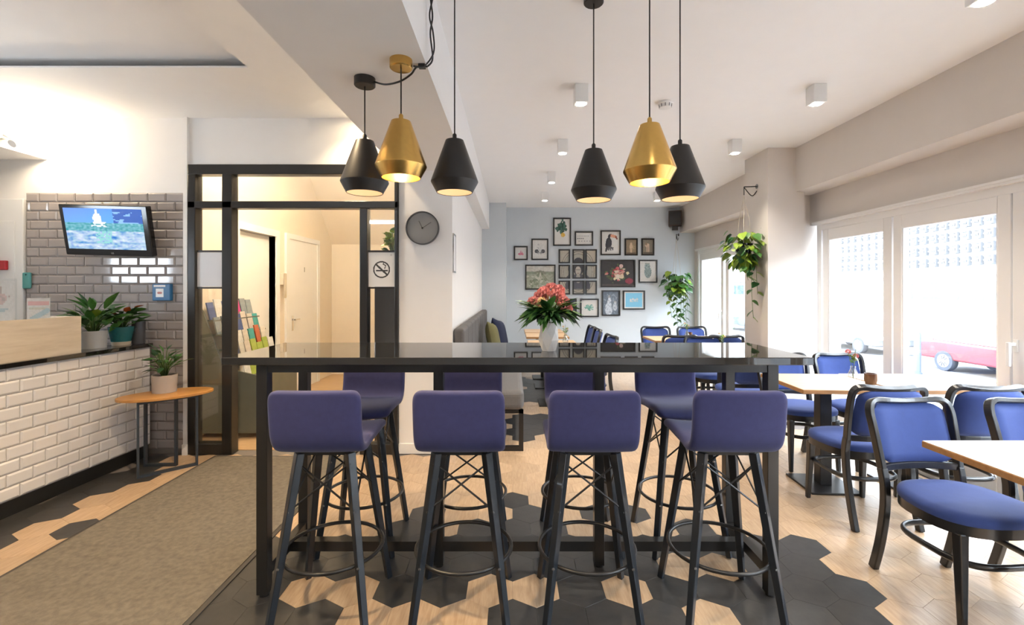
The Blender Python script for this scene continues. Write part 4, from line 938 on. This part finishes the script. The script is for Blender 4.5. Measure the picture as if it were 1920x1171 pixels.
# ------------------------------------------------------------------ framed pictures
G = 5.576
Y_P = YB
inkd = (.05,.05,.05); pap = (.72,.71,.68)
def blobs(cx_, cy_, rx, ry, cols, n, seed, rr=.05):
    rnd = random.Random(seed); return [('e', cx_+rx*rnd.gauss(0,.45), cy_+ry*rnd.gauss(0,.45), rr*rnd.uniform(.5,1.3), rr*rnd.uniform(.5,1.3), rnd.choice(cols)) for _ in range(n)]
GR = [(.03,.10,.07),(.06,.16,.12),(.02,.07,.05)]
pics = [
 ((75,397,220,543), 'small framed print of a pink ship', paint(pap, [('e',.5,.42,.24,.10,(.6,.15,.25)),('l',.5,.45,.5,.7,.02,(.6,.2,.3))]+blobs(.5,.45,.2,.1,[(.65,.25,.32)],14,1))),
 ((258,320,435,543), 'framed grey ink drawing of two dark round shapes', paint(pap, [('n',.5,.6,.2,.25,14,2,.1,(.5,.5,.5)),('e',.28,.4,.14,.11,(.10,.10,.11)),('e',.72,.4,.14,.11,(.10,.10,.11)),('n',.5,.34,.2,.1,20,4,0,(.25,.25,.25))], nz=.1)),
 ((485,102,672,395), 'tall framed print of a lemon branch', paint(pap, [('l',.45,.45,.55,.85,.015,(.1,.12,.06))]+blobs(.48,.68,.32,.2,GR,46,3,.07)+[('e',.56,.38,.14,.085,(.70,.42,.06)),('e',.52,.36,.06,.05,(.75,.52,.12))])),
 ((710,243,902,393), 'framed print of tiny rows of grey marks', paint(pap, [('r',.08+.13*i,.68,.17+.13*i,.76,(.45,.45,.43)) for i in range(6)]+[('r',.06+.12*i,.46,.15+.12*i,.56,(.30,.30,.30)) for i in range(4)]+[('e',.2+.17*i,.28,.05,.05,(.35,.35,.35)) for i in range(5)])),
 ((980,233,1190,493), 'framed print of a black bird with a large orange beak', paint(pap, [('l',.28,.30,.24,.14,.05,(.04,.04,.05)),('e',.40,.50,.17,.24,(.035,.035,.045)),('e',.33,.40,.13,.17,(.035,.035,.045)),('e',.50,.78,.15,.12,(.03,.03,.035)),('e',.56,.74,.09,.07,(.72,.70,.66)),('l',.56,.82,.80,.77,.065,(.72,.33,.20)),('l',.80,.77,.86,.68,.04,(.25,.07,.05)),('l',.35,.2,.62,.28,.03,(.15,.13,.12)),('n',.5,.24,.2,.1,15,3,0,(.12,.12,.12))])),
 ((1232,317,1367,495), 'small framed sepia figure study, standing straight', paint((.30,.23,.15), [('e',.5,.72,.09,.1,(.62,.45,.30)),('e',.5,.5,.15,.2,(.62,.47,.32)),('r',.4,.12,.6,.45,(.58,.43,.29)),('r',.05,.02,.95,.12,(.15,.11,.08)),('n',.75,.5,.2,.3,9,1,.1,(.42,.33,.2))], nz=.2)),
 ((1407,317,1540,495), 'small framed sepia figure study, bending over', paint((.25,.22,.17), [('e',.45,.62,.22,.13,(.62,.45,.33)),('e',.35,.72,.1,.1,(.3,.2,.13)),('r',.36,.15,.48,.6,(.6,.44,.33)),('r',.54,.15,.66,.6,(.58,.43,.32)),('r',.05,.02,.95,.13,(.12,.10,.08))], nz=.2)),
 ((193,590,510,852), 'framed vintage view of a formal garden', paint((.36,.38,.30), [('r',0,.72,1,1,(.58,.56,.50)),('r',.0,.62,1,.74,(.28,.32,.24)),('e',.5,.70,.2,.09,(.25,.26,.20))]+[('l',.5-.02*k,.68,.5-.16*k,.0,.012,(.16,.19,.12)) for k in (-3,-2,2,3)]+[('l',.5,.68,.5+.1*k,.05,.014,(.55,.53,.45)) for k in (-1,1)]+blobs(.5,.3,.5,.25,[(.2,.24,.16),(.5,.5,.42),(.3,.33,.24)],50,5,.05), nz=.25)),
 ((980,540,1343,827), 'large framed dark still life of flowers', paint((.045,.042,.045), [('e',.85,.2,.12,.12,(.30,.06,.09)),('r',0,0,1,.08,(.10,.08,.07))]+blobs(.45,.5,.32,.3,[(.10,.14,.06),(.08,.10,.05)],40,8,.05)+blobs(.47,.5,.3,.3,[(.55,.12,.13),(.70,.55,.45),(.62,.30,.25),(.72,.62,.40),(.40,.06,.06)],46,9,.05)+[('e',.60,.80,.06,.07,(.70,.50,.45)),('e',.50,.38,.08,.09,(.75,.66,.55)),('e',.62,.38,.07,.09,(.72,.58,.42))], nz=.2)),
 ((1377,540,1572,780), 'framed grey-green print of a rounded vase shape', paint(pap, [('e',.5,.45,.22,.28,(.28,.36,.36)),('e',.46,.74,.17,.14,(.34,.42,.42)),('n',.5,.5,.22,.35,16,2,.12,(.18,.24,.24)),('r',.32,.84,.62,.90,(.3,.34,.30))], nz=.1)),
 ((993,858,1185,1125), 'framed blue-grey picture of two people in white dress', paint((.16,.20,.25), [('e',.38,.78,.08,.07,(.35,.33,.32)),('e',.40,.55,.12,.2,(.58,.62,.68)),('e',.36,.25,.24,.28,(.55,.60,.66)),('e',.76,.52,.09,.07,(.42,.42,.42)),('e',.76,.35,.13,.18,(.50,.55,.60)),('n',.5,.5,.5,.5,10,3,.25,(.28,.33,.40))], nz=.3)),
 ((1213,860,1443,1060), 'framed sky blue print with small pale birds and white margin', paint((.80,.81,.82), [('r',.07,.07,.93,.93,(.22,.56,.78))]+[('e',.34+.11*i,.5+.05*(i % 2),.05,.07,(.70,.68,.68)) for i in range(4)]+[('l',.32,.4,.7,.42,.02,(.62,.6,.62))])),
 ((767,945,962,1137), 'framed print of a small green bush', paint(pap, blobs(.5,.52,.27,.2,[(.15,.38,.32),(.25,.48,.40),(.10,.28,.22)],60,12,.04)+[('l',.5,.3,.5,.6,.012,(.12,.3,.24))])),
 ((560,945,730,1140), 'framed dark navy print partly behind the bouquet', paint((.05,.055,.085), [('n',.3,.6,.4,.4,7,3,.1,(.13,.14,.10))], nz=.2)),
]
cxs = ((543,662),(687,812),(822,942)); rys = ((430,577),(592,737),(757,902))
def portrait(ci, ri):
    def fn(u, v):
        X_ = (ci+u)/3; Y_ = 1-(ri+1-v)/3; Y_ = (2-ri+v)/3
        q = math.hypot((X_-.5)/.46, (Y_-.5)/.50); c = (.50,.46,.38)
        if .93 < q < .97 or .80 < q < .83: c = (.16,.15,.13)
        elif q < .80: c = (.42,.40,.34)
        if ((X_-.5)/.19)**2+((Y_-.60)/.20)**2 < 1: c = (.05,.05,.06)
        if ((X_-.5)/.30)**2+((Y_-.22)/.22)**2 < 1 and Y_ > .12: c = (.10,.10,.12)
        if ((X_-.49)/.10)**2+((Y_-.53)/.13)**2 < 1: c = (.50,.46,.40)
        if abs(Y_-.555) < .012 and .42 < X_ < .56: c = (.12,.11,.1)
        if abs(Y_-.45) < .01 and .45 < X_ < .53: c = (.25,.16,.14)
        if ((X_-.49)/.07)**2+((Y_-.36)/.06)**2 < 1: c = (.46,.43,.38)
        k = 1+.12*noise.noise(Vector((X_*40, Y_*40, 2))); return [x*k for x in c]
    return fn
pos9 = [['upper left','upper middle','upper right'],['middle left','centre','middle right'],['lower left','lower middle','lower right']]
for ri in range(3):
    for ci in range(3): pics.append(((cxs[ci][0], rys[ri][0], cxs[ci][1], rys[ri][1]), 'framed %s piece of the nine-part grid picture with oval rings' % pos9[ri][ci], portrait(ci, ri)))
for (a, b, c, d), lab, fn in pics:
    A = P(950+a/G, 390+d/G, Y_P); B = P(950+c/G, 390+b/G, Y_P); wd, hg = B.x-A.x, B.z-A.z
    r = empty('framed_picture', ((A.x+B.x)/2, YB, (A.z+B.z)/2)); tag(r, lab, 'picture', 'framed pictures on the back wall')
    t = .024
    m = MB(); m.box(-wd/2,wd/2,-.028,0,hg/2-t,hg/2).box(-wd/2,wd/2,-.028,0,-hg/2,-hg/2+t).box(-wd/2,-wd/2+t,-.028,0,-hg/2+t,hg/2-t).box(wd/2-t,wd/2,-.028,0,-hg/2+t,hg/2-t); m.build('frame', M['steel'], r)
    big = wd*hg > .08
    grid_print('print', wd-2*t, hg-2*t, 44 if big else 32, 40 if big else 36, fn, M['print'], r, (0,-.010,0))
    MB().box(-wd/2+t, wd/2-t, -.009, -.002, -hg/2+t, hg/2-t).build('backing', M['paper'], r)

# ------------------------------------------------------------------ outside: street, facade, cars
ZS = -1.2
struct(MB().box(3.6, 60, -30, 90, ZS-.2, ZS).build('street', M['asphalt']), 'pale street outside the windows')
fb = empty('facade_building', (20, 0, ZS)); tag(fb, 'white office building with patterned screen blocks across the street', 'building')
MB().box(0, 6, -25, 85, 0, 9).build('wall', M['facade'], fb); MB().box(-.15, 0, -25, 85, 3.2, 3.55).build('fascia', M['facade'], fb)
sbk = MB()
for (a, b, c, d) in ((-.2,.2,.14,.2), (-.2,-.14,-.2,.14), (-.2,.08,-.2,-.14), (.0,.2,-.05,.01)): sbk.box(-.16, 0, a, b, c, d)
sbk.box(-.12, 0, -.06, .06, -.06, .04)
sbm = sbk.mesh('screen_block', M['facadegrey'])
for k in range(30):
    for r_ in range(7): part('screen_block', sbm, fb, (0, 18.3+k*.52, 3.85+r_*.56))
for k in range(14):
    y = 12+k*2.4
    f = MB().box(-.06, 0, y-1.0, y+1.0, 2.05, 3.0).build('window', M['white'], fb)
    for (a, b) in ((-.92,.30),(.38,.92)): MB().box(-.075, -.055, y+a, y+b, 2.12, 2.93).build('pane', M['paneblue'], f)
def car(x, y, body, label, L_=4.4, flip=False):
    r = empty('parked_car', (x, y, ZS)); tag(r, label, 'car')
    low = [(-L_/2,.35),(-L_/2,.75),(-L_/2+.15,.85),(-L_*.22,.92),(L_*.36,.95),(L_/2-.05,.90),(L_/2,.60),(L_/2,.35)]
    cab = [(-L_*.24,.90),(-L_*.08,1.40),(L_*.05,1.46),(L_*.28,1.42),(L_*.42,.93)]
    if flip: low = [(-a,b) for a,b in low]; cab = [(-a,b) for a,b in cab]
    def ext(poly, xa, xb, ins=0):
        n = len(poly); m = MB(); zt = max(b for a,b in poly)
        f = lambda b: ins*max(0,(b-.9))/.55
        m.add([(xa+f(b),a,b) for a,b in poly]+[(xb-f(b),a,b) for a,b in poly], [tuple(range(n)), tuple(range(n,2*n))[::-1]]+[(i,n+i,n+(i+1)%n,(i+1)%n) for i in range(n)]); return m
    ext(low, -.88, .88).build('body', body, r, bevel=.06, seg=3); ext(cab, -.82, .82, .18).build('cabin', body, r, bevel=.04)
    c0 = sum(a for a,b in cab)/len(cab)
    gl = [(c0+(a-c0)*.88, .94+(b-.9)*.82) for a, b in cab]
    ext(gl, -.835, .835, .18).build('side_windows', M['carglass'], r)
    for s in (-1, 1):
        for yy in (-L_*.30, L_*.29):
            W_ = Matrix.Translation((s*.80, yy, .32)) @ Matrix.Rotation(PI/2, 4, 'Y')
            wl = MB().lathe([(.21,-.1),(.31,-.1),(.325,-.05),(.325,.05),(.31,.1),(.21,.1)], 28).xform(W_).build('wheel', M['tyre'], r, 40)
            m = MB(); m.lathe([(.205,-.104),(.205,.104)], 24)
            m.xform(W_); m.build('hub_cap', M['rim'], wl, 40)
            m = MB()
            for k in range(10): a = k*.628; m.bar((s*.91,yy+.06*math.cos(a),.32+.06*math.sin(a)), (s*.91,yy+.19*math.cos(a),.32+.19*math.sin(a)), .014, .02, (1,0,0))
            m.build('spokes', M['tyre'], wl)
    m = MB()
    for s in (-1,1): m.box(-.75, -.45, s*L_/2-.02, s*L_/2+.02, .62, .75).box(.45, .75, s*L_/2-.02, s*L_/2+.02, .62, .75)
    m.build('lights', M['white'], r)
    return r
car(14.7, 13.55, M['carred'], 'red parked car across the street behind the bollard', 4.5)
car(15.0, 20.3, M['carwhite'], 'white parked car farther along the street', 4.6, True)
car(14.9, 29.0, M['cargrey'], 'grey blue car seen through the far window', 4.4)
car(9.4, 6.5, M['carwhite'], 'silver white car parked close to the near window', 4.4)
bo = empty('bollard', (12.5, 14.3, ZS)); tag(bo, 'blue grey street bollard in front of the red car', 'bollard')
MB().lathe([(.09,0),(.09,1.2),(.06,1.28)], 16).build('post', M['post'], bo, 50); MB().lathe([(.12,0),(.12,.05)], 16).build('base', M['post'], bo, 50)
